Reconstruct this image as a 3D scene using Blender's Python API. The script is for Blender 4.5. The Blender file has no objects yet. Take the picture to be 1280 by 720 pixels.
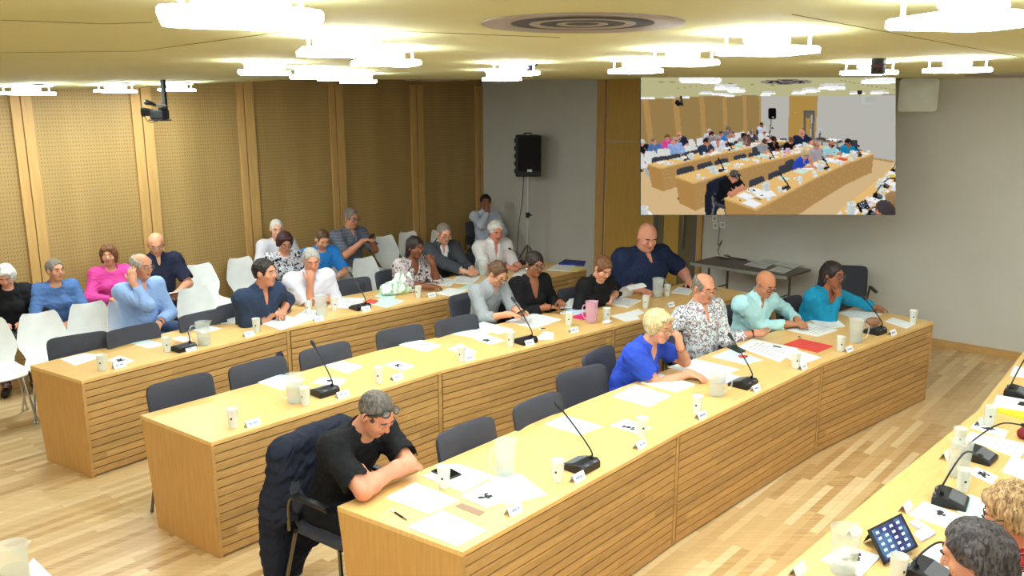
EXPO = 0.0
import bpy, bmesh, math, random
import numpy as np
from mathutils import Vector, Matrix
random.seed(7)
PI = math.pi
COL = bpy.context.scene.collection
# ------------------------------------------------------------------ camera model (used to lay the plan out)
H_CAM, FPX, PITCH = 2.68, 1050.0, math.radians(12.36)
CP, SP = math.cos(PITCH), math.sin(PITCH)
def ray(u, v):
    x = (u-640)/FPX; y = (360-v)/FPX
    return Vector((x, CP+y*SP, -SP+y*CP))
def at(u, v, z):
    r = ray(u, v); t = (z-H_CAM)/r.z
    return Vector((r.x*t, r.y*t, z))
def atd(u, v, t):
    r = ray(u, v); return Vector((r.x*t, r.y*t, H_CAM+r.z*t))
def proj(p):
    d = p[1]*CP+(H_CAM-p[2])*SP
    yy = p[1]*SP-(H_CAM-p[2])*CP
    return 640+FPX*p[0]/d, 360-FPX*yy/d
# room plan: corner C, back wall along DA, left wall along DB
CORN = Vector((-.48, 13.7)); DA = Vector((.757, -.653)).normalized(); DB = Vector((-DA.y*-1*-1, -DA.x)) 
DB = Vector((DA.y, -DA.x)).normalized()      # (-.653,-.757)
def room(a, b, z=0): p = CORN+DA*a+DB*b; return Vector((p.x, p.y, z))
def on_line(u, z, P, d):
    k = (u-640)/FPX
    # P.x + s d.x = k*((P.y+s d.y)*CP+(H-z)*SP)
    return (k*(P.y*CP+(H_CAM-z)*SP)-P.x)/(d.x-k*d.y*CP)
def sstep(x): x = max(0., min(1., x)); return x*x*(3-2*x)
def ceilz(x, y):
    return 2.94 + .15*sstep((y-9)/5) - .13*sstep((-x-2.3)/2.8)*sstep((y-3)/4)
def at_ceil(u, v, dz=0):
    z = 2.94
    for _ in range(6):
        p = at(u, v, z+dz); z = ceilz(p.x, p.y)
    return at(u, v, z+dz)

# ------------------------------------------------------------------ materials
def lin(c):
    return tuple(((x/255)/12.92 if x/255 <= .04045 else ((x/255+.055)/1.055)**2.4) for x in c)+(1,)
MATS = {}
def mat(name, rgb, rough=.6, metal=0, emit=None, es=0, spec=.4, trans=0):
    if name in MATS: return MATS[name]
    m = bpy.data.materials.new(name); m.use_nodes = True
    b = m.node_tree.nodes['Principled BSDF']
    b.inputs['Base Color'].default_value = lin(rgb)
    b.inputs['Roughness'].default_value = rough
    b.inputs['Metallic'].default_value = metal
    b.inputs['Specular IOR Level'].default_value = spec
    if emit: b.inputs['Emission Color'].default_value = lin(emit); b.inputs['Emission Strength'].default_value = es
    # slight procedural variation so no surface is dead flat
    nt = m.node_tree
    if not emit and not metal:
        n = nt.nodes.new('ShaderNodeTexNoise'); n.inputs['Scale'].default_value = 9; n.inputs['Detail'].default_value = 4
        tc = nt.nodes.new('ShaderNodeTexCoord'); nt.links.new(tc.outputs['Object'], n.inputs['Vector'])
        mr = nt.nodes.new('ShaderNodeMapRange'); mr.inputs['To Min'].default_value = .9; mr.inputs['To Max'].default_value = 1.08
        nt.links.new(n.outputs['Fac'], mr.inputs['Value'])
        mx = nt.nodes.new('ShaderNodeVectorMath'); mx.operation = 'SCALE'
        mx.inputs[0].default_value = lin(rgb)[:3]
        nt.links.new(mr.outputs[0], mx.inputs['Scale']); nt.links.new(mx.outputs[0], b.inputs['Base Color'])
    MATS[name] = m; return m
def N(nt, t, **k):
    n = nt.nodes.new(t)
    for a, v in k.items():
        if a.startswith('i_'): n.inputs[a[2:].replace('_', ' ')].default_value = v
        else: setattr(n, a, v)
    return n
def ramp(nt, stops, interp='LINEAR'):
    r = nt.nodes.new('ShaderNodeValToRGB'); e = r.color_ramp.elements; r.color_ramp.interpolation = interp
    while len(e) < len(stops): e.new(.5)
    for i, (p, c) in enumerate(stops): e[i].position = p; e[i].color = lin(c)
    return r
def newmat(name, rough=.5, spec=.4):
    m = bpy.data.materials.new(name); m.use_nodes = True; MATS[name] = m
    b = m.node_tree.nodes['Principled BSDF']; b.inputs['Roughness'].default_value = rough; b.inputs['Specular IOR Level'].default_value = spec
    return m, m.node_tree, b
def wood(name, c1, c2, scale=(1, 1, 1), rot=0, rough=.42, amp=1.0, plank=None):
    m, nt, b = newmat(name, rough)
    tc = N(nt, 'ShaderNodeTexCoord'); mp = N(nt, 'ShaderNodeMapping')
    mp.inputs['Rotation'].default_value = (0, 0, rot); mp.inputs['Scale'].default_value = scale
    nt.links.new(tc.outputs['Object'], mp.inputs['Vector'])
    no = N(nt, 'ShaderNodeTexNoise', i_Scale=6.0, i_Detail=6.0, i_Roughness=.6)
    nt.links.new(mp.outputs[0], no.inputs['Vector'])
    r = ramp(nt, [(.3, c2), (.7, c1)]); nt.links.new(no.outputs['Fac'], r.inputs['Fac'])
    out = r.outputs[0]
    if plank:
        sx = N(nt, 'ShaderNodeSeparateXYZ'); nt.links.new(tc.outputs['Object'], sx.inputs[0])
        sn = N(nt, 'ShaderNodeMath', operation='DIVIDE'); sn.inputs[1].default_value = plank
        nt.links.new(sx.outputs['Z'], sn.inputs[0])
        fl = N(nt, 'ShaderNodeMath', operation='FLOOR'); nt.links.new(sn.outputs[0], fl.inputs[0])
        # also break each plank along its length
        ad = N(nt, 'ShaderNodeMath', operation='MULTIPLY'); ad.inputs[1].default_value = .9
        nt.links.new(sx.outputs['X'], ad.inputs[0])
        w0 = N(nt, 'ShaderNodeTexWhiteNoise', noise_dimensions='1D'); nt.links.new(fl.outputs[0], w0.inputs['W'])
        a2 = N(nt, 'ShaderNodeMath', operation='ADD'); nt.links.new(ad.outputs[0], a2.inputs[0]); nt.links.new(w0.outputs['Value'], a2.inputs[1])
        f2 = N(nt, 'ShaderNodeMath', operation='FLOOR'); nt.links.new(a2.outputs[0], f2.inputs[0])
        cb = N(nt, 'ShaderNodeCombineXYZ'); nt.links.new(fl.outputs[0], cb.inputs[0]); nt.links.new(f2.outputs[0], cb.inputs[1])
        wn = N(nt, 'ShaderNodeTexWhiteNoise', noise_dimensions='3D'); nt.links.new(cb.outputs[0], wn.inputs['Vector'])
        mr = N(nt, 'ShaderNodeMapRange'); mr.inputs['To Min'].default_value = .8; mr.inputs['To Max'].default_value = 1.12
        nt.links.new(wn.outputs['Value'], mr.inputs['Value'])
        sc = N(nt, 'ShaderNodeVectorMath', operation='SCALE'); nt.links.new(out, sc.inputs[0]); nt.links.new(mr.outputs[0], sc.inputs['Scale'])
        out = sc.outputs[0]
    nt.links.new(out, b.inputs['Base Color'])
    return m
ROWANG = math.atan2(DB.y, DB.x)
def floor_mat():
    m, nt, b = newmat('parquet_floor', .33)
    tc = N(nt, 'ShaderNodeTexCoord'); mp = N(nt, 'ShaderNodeMapping'); mp.inputs['Rotation'].default_value = (0, 0, -math.radians(49))
    nt.links.new(tc.outputs['Object'], mp.inputs['Vector'])
    br = N(nt, 'ShaderNodeTexBrick', i_Scale=1.0, i_Mortar_Size=.0012, i_Brick_Width=.75, i_Row_Height=.058, i_Bias=0.0)
    br.offset = .37; br.offset_frequency = 3; br.squash = 1
    br.inputs['Color1'].default_value = (0, 0, 0, 1); br.inputs['Color2'].default_value = (1, 1, 1, 1); br.inputs['Mortar'].default_value = (.2, .2, .2, 1)
    nt.links.new(mp.outputs[0], br.inputs['Vector'])
    r = ramp(nt, [(.1, (168, 126, 76)), (.34, (204, 168, 116)), (.62, (220, 188, 138)), (.95, (240, 220, 176))])
    mp2 = N(nt, 'ShaderNodeMapping'); mp2.inputs['Rotation'].default_value = (0, 0, -math.radians(49)); mp2.inputs['Scale'].default_value = (2, 30, 1)
    nt.links.new(tc.outputs['Object'], mp2.inputs['Vector'])
    no = N(nt, 'ShaderNodeTexNoise', i_Scale=1.6, i_Detail=5.0, i_Distortion=.6); nt.links.new(mp2.outputs[0], no.inputs['Vector'])
    mx = N(nt, 'ShaderNodeMix', data_type='RGBA', blend_type='MIX'); mx.inputs['Factor'].default_value = .45
    nt.links.new(br.outputs['Color'], mx.inputs['A']); nt.links.new(no.outputs['Fac'], mx.inputs['B'])
    nt.links.new(mx.outputs['Result'], r.inputs['Fac']); nt.links.new(r.outputs[0], b.inputs['Base Color'])
    return m
def perf_mat():
    m, nt, b = newmat('perforated_wood', .55)
    tc = N(nt, 'ShaderNodeTexCoord')
    sp = N(nt, 'ShaderNodeSeparateXYZ'); nt.links.new(tc.outputs['Object'], sp.inputs[0])
    def wavef(sock, per):
        a = N(nt, 'ShaderNodeMath', operation='MULTIPLY'); a.inputs[1].default_value = 2*PI/per; nt.links.new(sock, a.inputs[0])
        s = N(nt, 'ShaderNodeMath', operation='SINE'); nt.links.new(a.outputs[0], s.inputs[0]); return s.outputs[0]
    mu = N(nt, 'ShaderNodeMath', operation='MULTIPLY')
    ax = N(nt, 'ShaderNodeMath', operation='MAXIMUM'); ax.inputs[1].default_value = 0; nt.links.new(wavef(sp.outputs['X'], .030), ax.inputs[0])
    az = N(nt, 'ShaderNodeMath', operation='MAXIMUM'); az.inputs[1].default_value = 0; nt.links.new(wavef(sp.outputs['Z'], .040), az.inputs[0])
    nt.links.new(ax.outputs[0], mu.inputs[0]); nt.links.new(az.outputs[0], mu.inputs[1])
    gt = N(nt, 'ShaderNodeMath', operation='GREATER_THAN'); gt.inputs[1].default_value = .5; nt.links.new(mu.outputs[0], gt.inputs[0])
    mp = N(nt, 'ShaderNodeMapping'); mp.inputs['Scale'].default_value = (3, 3, .35); nt.links.new(tc.outputs['Object'], mp.inputs['Vector'])
    no = N(nt, 'ShaderNodeTexNoise', i_Scale=1.2, i_Detail=5.0); nt.links.new(mp.outputs[0], no.inputs['Vector'])
    r = ramp(nt, [(.3, (162, 132, 80)), (.7, (178, 147, 92))]); nt.links.new(no.outputs['Fac'], r.inputs['Fac'])
    mx = N(nt, 'ShaderNodeMix', data_type='RGBA'); nt.links.new(gt.outputs[0], mx.inputs['Factor'])
    nt.links.new(r.outputs[0], mx.inputs['A']); mx.inputs['B'].default_value = lin((124, 98, 56))
    nt.links.new(mx.outputs['Result'], b.inputs['Base Color'])
    return m
def plaster(name, c1, c2, scale=60, bump=.15):
    m, nt, b = newmat(name, .85, .2)
    tc = N(nt, 'ShaderNodeTexCoord')
    no = N(nt, 'ShaderNodeTexNoise', i_Scale=1.3, i_Detail=4.0); nt.links.new(tc.outputs['Object'], no.inputs['Vector'])
    r = ramp(nt, [(.3, c1), (.7, c2)]); nt.links.new(no.outputs['Fac'], r.inputs['Fac']); nt.links.new(r.outputs[0], b.inputs['Base Color'])
    n2 = N(nt, 'ShaderNodeTexNoise', i_Scale=float(scale), i_Detail=3.0); nt.links.new(tc.outputs['Object'], n2.inputs['Vector'])
    bu = N(nt, 'ShaderNodeBump', i_Strength=bump, i_Distance=.01); nt.links.new(n2.outputs['Fac'], bu.inputs['Height']); nt.links.new(bu.outputs[0], b.inputs['Normal'])
    return m
def fabric(name, rgb, kind='plain', c2=None, c3=None, scale=18.0, rough=.85):
    """cloth: plain weave, floral prints, stripes"""
    if name in MATS: return MATS[name]
    m, nt, b = newmat(name, rough, .2)
    tc = N(nt, 'ShaderNodeTexCoord')
    no = N(nt, 'ShaderNodeTexNoise', i_Scale=7.0, i_Detail=5.0); nt.links.new(tc.outputs['Object'], no.inputs['Vector'])
    mr = N(nt, 'ShaderNodeMapRange'); mr.inputs['To Min'].default_value = .86; mr.inputs['To Max'].default_value = 1.1; nt.links.new(no.outputs['Fac'], mr.inputs['Value'])
    sc = N(nt, 'ShaderNodeVectorMath', operation='SCALE'); nt.links.new(mr.outputs[0], sc.inputs['Scale'])
    sc.inputs[0].default_value = lin(rgb)[:3]
    if kind in ('floral', 'blotch'):
        vo = N(nt, 'ShaderNodeTexNoise', i_Scale=scale, i_Detail=2.0, i_Distortion=1.6); nt.links.new(tc.outputs['Object'], vo.inputs['Vector'])
        r = ramp(nt, [(0, rgb), (.52, c2), (.6, c3 or c2)] if kind == 'floral' else [(0, c2), (.43, rgb), (.64, c3 or c2)], 'CONSTANT')
        nt.links.new(vo.outputs['Fac'], r.inputs['Fac']); nt.links.new(r.outputs[0], sc.inputs[0])
    elif kind == 'stripe':
        sp = N(nt, 'ShaderNodeSeparateXYZ'); nt.links.new(tc.outputs['Object'], sp.inputs[0])
        a = N(nt, 'ShaderNodeMath', operation='MULTIPLY'); a.inputs[1].default_value = 2*PI*scale; nt.links.new(sp.outputs['Z'], a.inputs[0])
        s = N(nt, 'ShaderNodeMath', operation='SINE'); nt.links.new(a.outputs[0], s.inputs[0])
        r = ramp(nt, [(0, rgb), (.55, c2)], 'CONSTANT'); nt.links.new(s.outputs[0], r.inputs['Fac']); nt.links.new(r.outputs[0], sc.inputs[0])
    nt.links.new(sc.outputs[0], b.inputs['Base Color'])
    n2 = N(nt, 'ShaderNodeTexNoise', i_Scale=220.0, i_Detail=2.0); nt.links.new(tc.outputs['Object'], n2.inputs['Vector'])
    bu = N(nt, 'ShaderNodeBump', i_Strength=.25, i_Distance=.003); nt.links.new(n2.outputs['Fac'], bu.inputs['Height']); nt.links.new(bu.outputs[0], b.inputs['Normal'])
    return m
def skin(name, rgb):
    if name in MATS: return MATS[name]
    m, nt, b = newmat(name, .5, .35)
    tc = N(nt, 'ShaderNodeTexCoord'); no = N(nt, 'ShaderNodeTexNoise', i_Scale=14.0, i_Detail=4.0); nt.links.new(tc.outputs['Object'], no.inputs['Vector'])
    c2 = (min(255, rgb[0]+8), rgb[1]-12, rgb[2]-12)
    r = ramp(nt, [(.35, rgb), (.7, c2)]); nt.links.new(no.outputs['Fac'], r.inputs['Fac']); nt.links.new(r.outputs[0], b.inputs['Base Color'])
    return m
def hairmat(name, c1, c2):
    if name in MATS: return MATS[name]
    m, nt, b = newmat(name, .5, .35)
    tc = N(nt, 'ShaderNodeTexCoord'); mp = N(nt, 'ShaderNodeMapping'); mp.inputs['Scale'].default_value = (1, 1, .25)
    nt.links.new(tc.outputs['Object'], mp.inputs['Vector'])
    no = N(nt, 'ShaderNodeTexNoise', i_Scale=75.0, i_Detail=4.0, i_Distortion=1.2); nt.links.new(mp.outputs[0], no.inputs['Vector'])
    r = ramp(nt, [(.35, c1), (.65, c2)]); nt.links.new(no.outputs['Fac'], r.inputs['Fac']); nt.links.new(r.outputs[0], b.inputs['Base Color'])
    bu = N(nt, 'ShaderNodeBump', i_Strength=.7, i_Distance=.006); nt.links.new(no.outputs['Fac'], bu.inputs['Height']); nt.links.new(bu.outputs[0], b.inputs['Normal'])
    return m
def plastic_clear(name, rgb, alpha):
    m = bpy.data.materials.new(name); m.use_nodes = True; nt = m.node_tree; b = nt.nodes['Principled BSDF']; MATS[name] = m
    b.inputs['Base Color'].default_value = lin(rgb); b.inputs['Roughness'].default_value = .25; b.inputs['Alpha'].default_value = alpha
    b.inputs['Specular IOR Level'].default_value = .5
    return m

# ------------------------------------------------------------------ object helpers
def link(o): COL.objects.link(o); return o
USED = {}
def tag(o, label=None, cat=None, group=None, kind=None):
    if label:
        o['label'] = label
        USED.setdefault(label, []).append(o.name)
        if len(label.split()) > 16 or len(label.split()) < 4: print('LABEL LEN', label)
    if cat: o['category'] = cat
    if group: o['group'] = group
    if kind: o['kind'] = kind
    return o
def mesh_obj(name, verts, faces, m, parent=None, smooth=False, mats=None, fm=None, origin=None):
    me = bpy.data.meshes.new(name)
    if origin is not None: verts = [tuple(Vector(v)-Vector(origin)) for v in verts]
    me.from_pydata([tuple(v) for v in verts], [], faces)
    for x in (mats or [m]): me.materials.append(x)
    if fm: me.polygons.foreach_set('material_index', fm)
    if smooth: me.polygons.foreach_set('use_smooth', [True]*len(me.polygons))
    me.update()
    o = bpy.data.objects.new(name, me); link(o)
    if parent: o.parent = parent
    if origin is not None: o.location = origin
    return o
class MB:
    """collects simple solids into ONE mesh"""
    def __init__(s): s.v = []; s.f = []; s.m = []
    def add(s, v, f, mi=0):
        b = len(s.v); s.v += [tuple(x) for x in v]; s.f += [tuple(i+b for i in q) for q in f]; s.m += [mi]*len(f); return s
    def prism(s, pts, z0, z1, mi=0, bot=None):
        """vertical prism over plan polygon pts (ccw or cw)"""
        n = len(pts); bot = bot or pts
        area = sum(pts[i][0]*pts[(i+1) % n][1]-pts[(i+1) % n][0]*pts[i][1] for i in range(n))
        if area < 0: pts = pts[::-1]; bot = bot[::-1]
        v = [(p[0], p[1], z0) for p in bot]+[(p[0], p[1], z1) for p in pts]
        f = [tuple(range(n-1, -1, -1)), tuple(range(n, 2*n))]+[(i, (i+1) % n, n+(i+1) % n, n+i) for i in range(n)]
        return s.add(v, f, mi)
    def box(s, c, size, R=None, mi=0):
        v = []
        for x in (-.5, .5):
            for y in (-.5, .5):
                for z in (-.5, .5):
                    p = Vector((x*size[0], y*size[1], z*size[2]))
                    if R is not None: p = R @ p
                    v.append(p+Vector(c))
        return s.add(v, [(0, 1, 3, 2), (4, 6, 7, 5), (0, 4, 5, 1), (2, 3, 7, 6), (0, 2, 6, 4), (1, 5, 7, 3)], mi)
    def tube(s, path, r, n=8, mi=0, close=True):
        """swept circle; r number or list"""
        path = [Vector(p) for p in path]; L = len(path)
        rs = r if isinstance(r, (list, tuple)) else [r]*L
        up = Vector((0, 0, 1)); vs = []; pu = None
        for i, p in enumerate(path):
            d = (path[min(i+1, L-1)]-path[max(i-1, 0)]).normalized()
            if pu is None:
                a = up if abs(d.z) < .9 else Vector((1, 0, 0)); pu = (a-d*a.dot(d)).normalized()
            else: pu = (pu-d*pu.dot(d)).normalized()
            w = d.cross(pu)
            for k in range(n):
                t = 2*PI*k/n; vs.append(p+(pu*math.cos(t)+w*math.sin(t))*rs[i])
        f = []
        for i in range(L-1):
            for k in range(n):
                a = i*n+k; b = i*n+(k+1) % n; f.append((a, b, b+n, a+n))
        if close: f.append(tuple(range(n-1, -1, -1))); f.append(tuple(range((L-1)*n, L*n)))
        return s.add(vs, f, mi)
    def lathe(s, prof, c=(0, 0, 0), n=24, mi=0, R=None):
        """prof list of (r,z), open profile"""
        vs = []; f = []
        for (r, z) in prof:
            for k in range(n):
                t = 2*PI*k/n; p = Vector((r*math.cos(t), r*math.sin(t), z))
                if R is not None: p = R @ p
                vs.append(p+Vector(c))
        for i in range(len(prof)-1):
            for k in range(n):
                a = i*n+k; b = i*n+(k+1) % n; f.append((a, b, b+n, a+n))
        return s.add(vs, f, mi)
    def ball(s, c, r, n=10, mi=0, R=None):
        r = r if isinstance(r, (tuple, list)) else (r, r, r); vs = []; f = []
        for i in range(n+1):
            ph = -PI/2+PI*i/n
            for k in range(2*n):
                t = PI*k/n; p = Vector((r[0]*math.cos(ph)*math.cos(t), r[1]*math.cos(ph)*math.sin(t), r[2]*math.sin(ph)))
                if R is not None: p = R @ p
                vs.append(p+Vector(c))
        for i in range(n):
            for k in range(2*n):
                a = i*2*n+k; b = i*2*n+(k+1) % (2*n); f.append((a, b, b+2*n, a+2*n))
        return s.add(vs, f, mi)
    def build(s, name, m, parent=None, smooth=False, mats=None, origin=None, bevel=0):
        o = mesh_obj(name, s.v, s.f, m, parent, smooth, mats, s.m if mats else None, origin)
        if bevel:
            bv = o.modifiers.new('Bevel', 'BEVEL'); bv.width = bevel; bv.segments = 2; bv.limit_method = 'ANGLE'; bv.angle_limit = .6
        if smooth:
            bm = bmesh.new(); bm.from_mesh(o.data)
            for e in bm.edges:
                if len(e.link_faces) == 2 and e.calc_face_angle(0) > .7: e.smooth = False
            bm.to_mesh(o.data); bm.free()
        return o
def empty(name, loc, rz=0):
    o = bpy.data.objects.new(name, None); o.empty_display_size = .05; link(o); o.location = loc; o.rotation_euler = (0, 0, rz); return o
def struct(o): o['kind'] = 'structure'; return o
def kids(o, _c={}):
    return [c for c in COL.objects if c.parent == o]
def copy_tree(o, parent=None):
    c = o.copy(); COL.objects.link(c); c.parent = parent
    for k in KIDS(o): copy_tree(k, c)
    return c
def KIDS(o): return [c for c in list(o.children)]
def catmull(pts, n=6):
    pts = [Vector(p) for p in pts]; out = []
    P = [pts[0]*2-pts[1]]+pts+[pts[-1]*2-pts[-2]]
    for i in range(1, len(P)-2):
        a, b, c, d = P[i-1:i+3]
        for k in range(n):
            t = k/n; out.append(.5*((2*b)+(c-a)*t+(2*a-5*b+4*c-d)*t*t+(3*b-a-3*c+d)*t**3))
    out.append(pts[-1]); return out
# ------------------------------------------------------------------ shared materials
M_TOP = wood('beech_top', (236, 196, 128), (222, 178, 108), (1.2, 14, 1), 0, .35)
M_SLAT = wood('beech_slats', (208, 168, 108), (180, 136, 78), (1.3, 5, 14), 0, .45, plank=.0545)
M_END = wood('beech_end', (206, 160, 92), (192, 144, 78), (9, 9, .8), 0, .42)
M_GAP = mat('groove_dark', (74, 50, 24), .8)
M_TRIM = wood('pilaster_wood', (204, 164, 102), (188, 148, 88), (9, 9, .6), 0, .45)
M_DOOR = wood('door_wood', (204, 164, 86), (190, 150, 74), (9, 9, .5), 0, .4)
M_BLACK = mat('black_plastic', (22, 22, 26), .4)
M_BLACK2 = mat('soft_black', (34, 35, 40), .7)
M_GREYP = mat('grey_plate', (96, 98, 102), .45)
M_CHROME = mat('chrome', (190, 192, 196), .25, 1)
M_STEEL = mat('grey_steel', (120, 118, 112), .35, 1)
M_WHITE = mat('white_plastic', (238, 240, 238), .35)
M_PAPER = mat('paper_white', (240, 243, 243), .8)
M_MINT = mat('paper_mint', (205, 232, 224), .8)
M_INK = mat('ink_dark', (40, 42, 50), .8)
M_BLUEINK = mat('ink_blue', (90, 110, 190), .8)
M_CHAIR = fabric('chair_fabric', (66, 67, 76))
M_PERF = perf_mat()
M_WALL = plaster('grey_plaster', (204, 202, 194), (210, 208, 200))
M_CEIL = plaster('cream_ceiling', (182, 178, 132), (187, 183, 138), 30, .03)

# ------------------------------------------------------------------ the room shell
RA, RB, WT = 11.0, 12.0, 3.25
def wall_slab(name, p0, p1, m, z0=0, z1=WT, th=.15, out=None):
    """slab whose inner face runs p0->p1, thickened away from the room; local X runs along the wall"""
    p0, p1 = Vector(p0[:2]), Vector(p1[:2]); L = (p1-p0).length; d = (p1-p0).normalized(); o_ = Vector(out)
    nl = Vector((-d.y, d.x)); s = 1 if nl.dot(o_) > 0 else -1
    mb = MB(); mb.prism([(0, 0), (L, 0), (L, s*th), (0, s*th)], z0, z1)
    o = mb.build(name, m); o.location = (p0.x, p0.y, 0); o.rotation_euler = (0, 0, math.atan2(d.y, d.x))
    return struct(o)
wall_slab('wall_left', room(0, 0), room(0, RB), M_PERF, out=-DA)
wall_slab('wall_back', room(0, 0), room(RA, 0), M_WALL, out=-DB)
wall_slab('wall_right', room(RA, 0), room(RA, RB), M_WALL, out=DA)
wall_slab('wall_front', room(0, RB), room(RA, RB), M_WALL, out=DB)
fm = floor_mat()
c = [room(-.15, -.15), room(RA+.15, -.15), room(RA+.15, RB+.15), room(-.15, RB+.15)]
struct(MB().prism([(p.x, p.y) for p in c], -.1, 0).build('floor', fm))
# ceiling: a gently folded sheet, thick
na, nb = 44, 48; V = []; F = []
for k in (0, 1):
    for i in range(na+1):
        for j in range(nb+1):
            p = room(RA*i/na*1.0, RB*j/nb); V.append((p.x, p.y, ceilz(p.x, p.y)+k*.12))
S = (na+1)*(nb+1)
for i in range(na):
    for j in range(nb):
        a = i*(nb+1)+j; q = (a, a+1, a+nb+2, a+nb+1); F.append(q); F.append(tuple(x+S for x in q[::-1]))
o = mesh_obj('ceiling', V, F, M_CEIL, smooth=True); struct(o)
# thin seams of the ceiling boards, seen as faint lines
def seam(n, pts):
    mb = MB(); P = []
    for i in range(len(pts)-1):
        (u0, v0), (u1, v1) = pts[i], pts[i+1]
        for k in range(9): t = k/8; P.append(at_ceil(u0+(u1-u0)*t, v0+(v1-v0)*t, -.001))
    mb.tube(P, .0013, 5); struct(mb.build('trim_%d' % n, mat('seam_shadow_gap', (128, 122, 78), .9)))
seam(20, [(0, 25), (130, 30), (190, 28)]); seam(21, [(0, 66), (175, 64), (300, 47), (388, 35), (470, 38), (700, 47)]); seam(22, [(990, 18), (1280, 72)])
# pilaster strips on the left wall: pairs of boards with a dark reveal between
def left_at(u, z=1.9):
    s = on_line(u, z, CORN, DB); return s
tn = 1
def board(name, wallP, d, inward, s0, s1, z0, z1, th, m):
    p0 = wallP+d*s0; p1 = wallP+d*s1; mb = MB()
    L = (p1-p0).length; dd = (p1-p0).normalized(); nl = Vector((-dd.y, dd.x)); s = 1 if nl.dot(inward) > 0 else -1
    mb.prism([(0, 0), (L, 0), (L, s*th), (0, s*th)], z0, z1)
    o = mb.build(name, m, bevel=.002); o.location = (p0.x, p0.y, 0); o.rotation_euler = (0, 0, math.atan2(dd.y, dd.x)); return struct(o)
for (u0, um, u1) in ((24, 36.5, 50), (171, 183, 196), (301, 309, 321), (414, 421, 430.5), (514, 521, 529), (594, 599, 602.6)):
    for (ua, ub) in ((u0, um-.6), (um+.6, u1)):
        a_, b_ = left_at(ua), left_at(ub)
        board('trim_%d' % tn, CORN, DB, DA, a_, b_, 0, WT-.3, .03, M_TRIM); tn += 1
    board('trim_%d' % tn, CORN, DB, DA, left_at(um-.6), left_at(um+.6), 0, WT-.3, .004, M_GAP); tn += 1
# back wall: base board, door surround with wood panel and glazed door
def back_at(u, z=1.5): return on_line(u, z, CORN, DA)
d0, d1 = back_at(746), back_at(881)
M_BASE = wood('base_wood', (206, 166, 108), (186, 144, 88), (1, 10, 10))
board('baseboard_back', CORN, DA, DB, d1, RA, 0, .09, .015, M_BASE)
board('baseboard_side', CORN, DA, DB, 0, d0, 0, .09, .015, M_BASE)
board('trim_40', CORN, DA, DB, d0, back_at(756), 0, WT-.2, .04, M_TRIM)
board('trim_41', CORN, DA, DB, back_at(757.5), back_at(820), 2.17, WT-.2, .02, M_DOOR)
board('trim_42', CORN, DA, DB, back_at(757.5), back_at(820), 0, 2.16, .02, M_DOOR)
board('trim_43', CORN, DA, DB, back_at(874.5), d1, 0, WT-.2, .04, M_TRIM)
board('trim_44', CORN, DA, DB, back_at(820), back_at(874.5), 2.17, WT-.2, .02, M_DOOR)
# glazed door leaf
g0, g1 = back_at(820), back_at(874.5)
droot = empty('door_1', (CORN.x+DA.x*g0, CORN.y+DA.y*g0, 0), math.atan2(DA.y, DA.x)); struct(droot)
L = g1-g0
mb = MB()
for (x0, x1, z0, z1) in ((0, .05, 0, 2.15), (L-.05, L, 0, 2.15), (.05, L-.05, 0, .08), (.05, L-.05, 2.08, 2.15)):
    mb.box(((x0+x1)/2, -.025, (z0+z1)/2), (x1-x0, .03, z1-z0))
mb.build('door_frame', M_GREYP, droot, bevel=.003)
m, nt, b = newmat('door_glass', .06, .6); b.inputs['Base Color'].default_value = lin((120, 110, 84))
MB().box((L/2, -.018, 1.08), (L-.1, .008, 2.0)).build('glass_pane', m, droot)
mb = MB(); mb.tube([(L*.72, -.06, .75), (L*.72, -.06, 1.9)], .015, 10); mb.box((L*.72, -.045, .85), (.02, .04, .02)); mb.box((L*.72, -.045, 1.8), (.02, .04, .02))
mb.build('door_handle', M_CHROME, droot)
MB().box((L*.42, -.03, 1.0), (L*.34, .012, 1.5)).build('wooden_notice_panel', M_DOOR, droot)

# ------------------------------------------------------------------ ceiling lamps
m, nt, b = newmat('lamp_glow', .4); b.inputs['Base Color'].default_value = lin((250, 250, 255)); b.inputs['Emission Color'].default_value = (.90, 1.0, 1.02, 1); b.inputs['Emission Strength'].default_value = LAMP_E = 59.0
M_LAMP = m
m, nt, b = newmat('lamp_top_glow', .4); b.inputs['Base Color'].default_value = lin((250, 250, 255)); b.inputs['Emission Color'].default_value = (.90, 1.0, 1.02, 1); b.inputs['Emission Strength'].default_value = 16.0
M_LAMPTOP = m
def make_lamp(loc, s, rz, label):
    r = empty('ceiling_lamp', loc, rz); tag(r, label, 'ceiling lamp', 'square suspended ceiling lamps')
    h = s/2; mb = MB()
    ch = .12*s
    oct_ = [(-h+ch, -h), (h-ch, -h), (h, -h+ch), (h, h-ch), (h-ch, h), (-h+ch, h), (-h, h-ch), (-h, -h+ch)]
    mb.prism(oct_, -.028, -.009)
    mb.build('diffuser', M_LAMP, r, bevel=.003)
    MB().prism([(x*.97, y*.97) for x, y in oct_], -.0085, -.005).build('upper_diffuser', M_LAMPTOP, r)
    mb = MB()
    for sx in (-1, 1):
        for sy in (-1, 1): mb = MB(); mb.tube([(sx*h*.72, sy*h*.72, -.004), (sx*h*.72, sy*h*.72, .052)], .006, 8); mb.build('suspension_post', M_WHITE, r)
    mb = MB(); mb.box((0, 0, .046), (s*.86, s*.86, .012)); mb.tube([(-h*.6, 0, .02), (h*.6, 0, .02)], .013, 8); mb.tube([(0, -h*.6, .03), (0, h*.6, .03)], .010, 8)
    mb.build('mounting_plate', M_WHITE, r)
    return r
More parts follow.
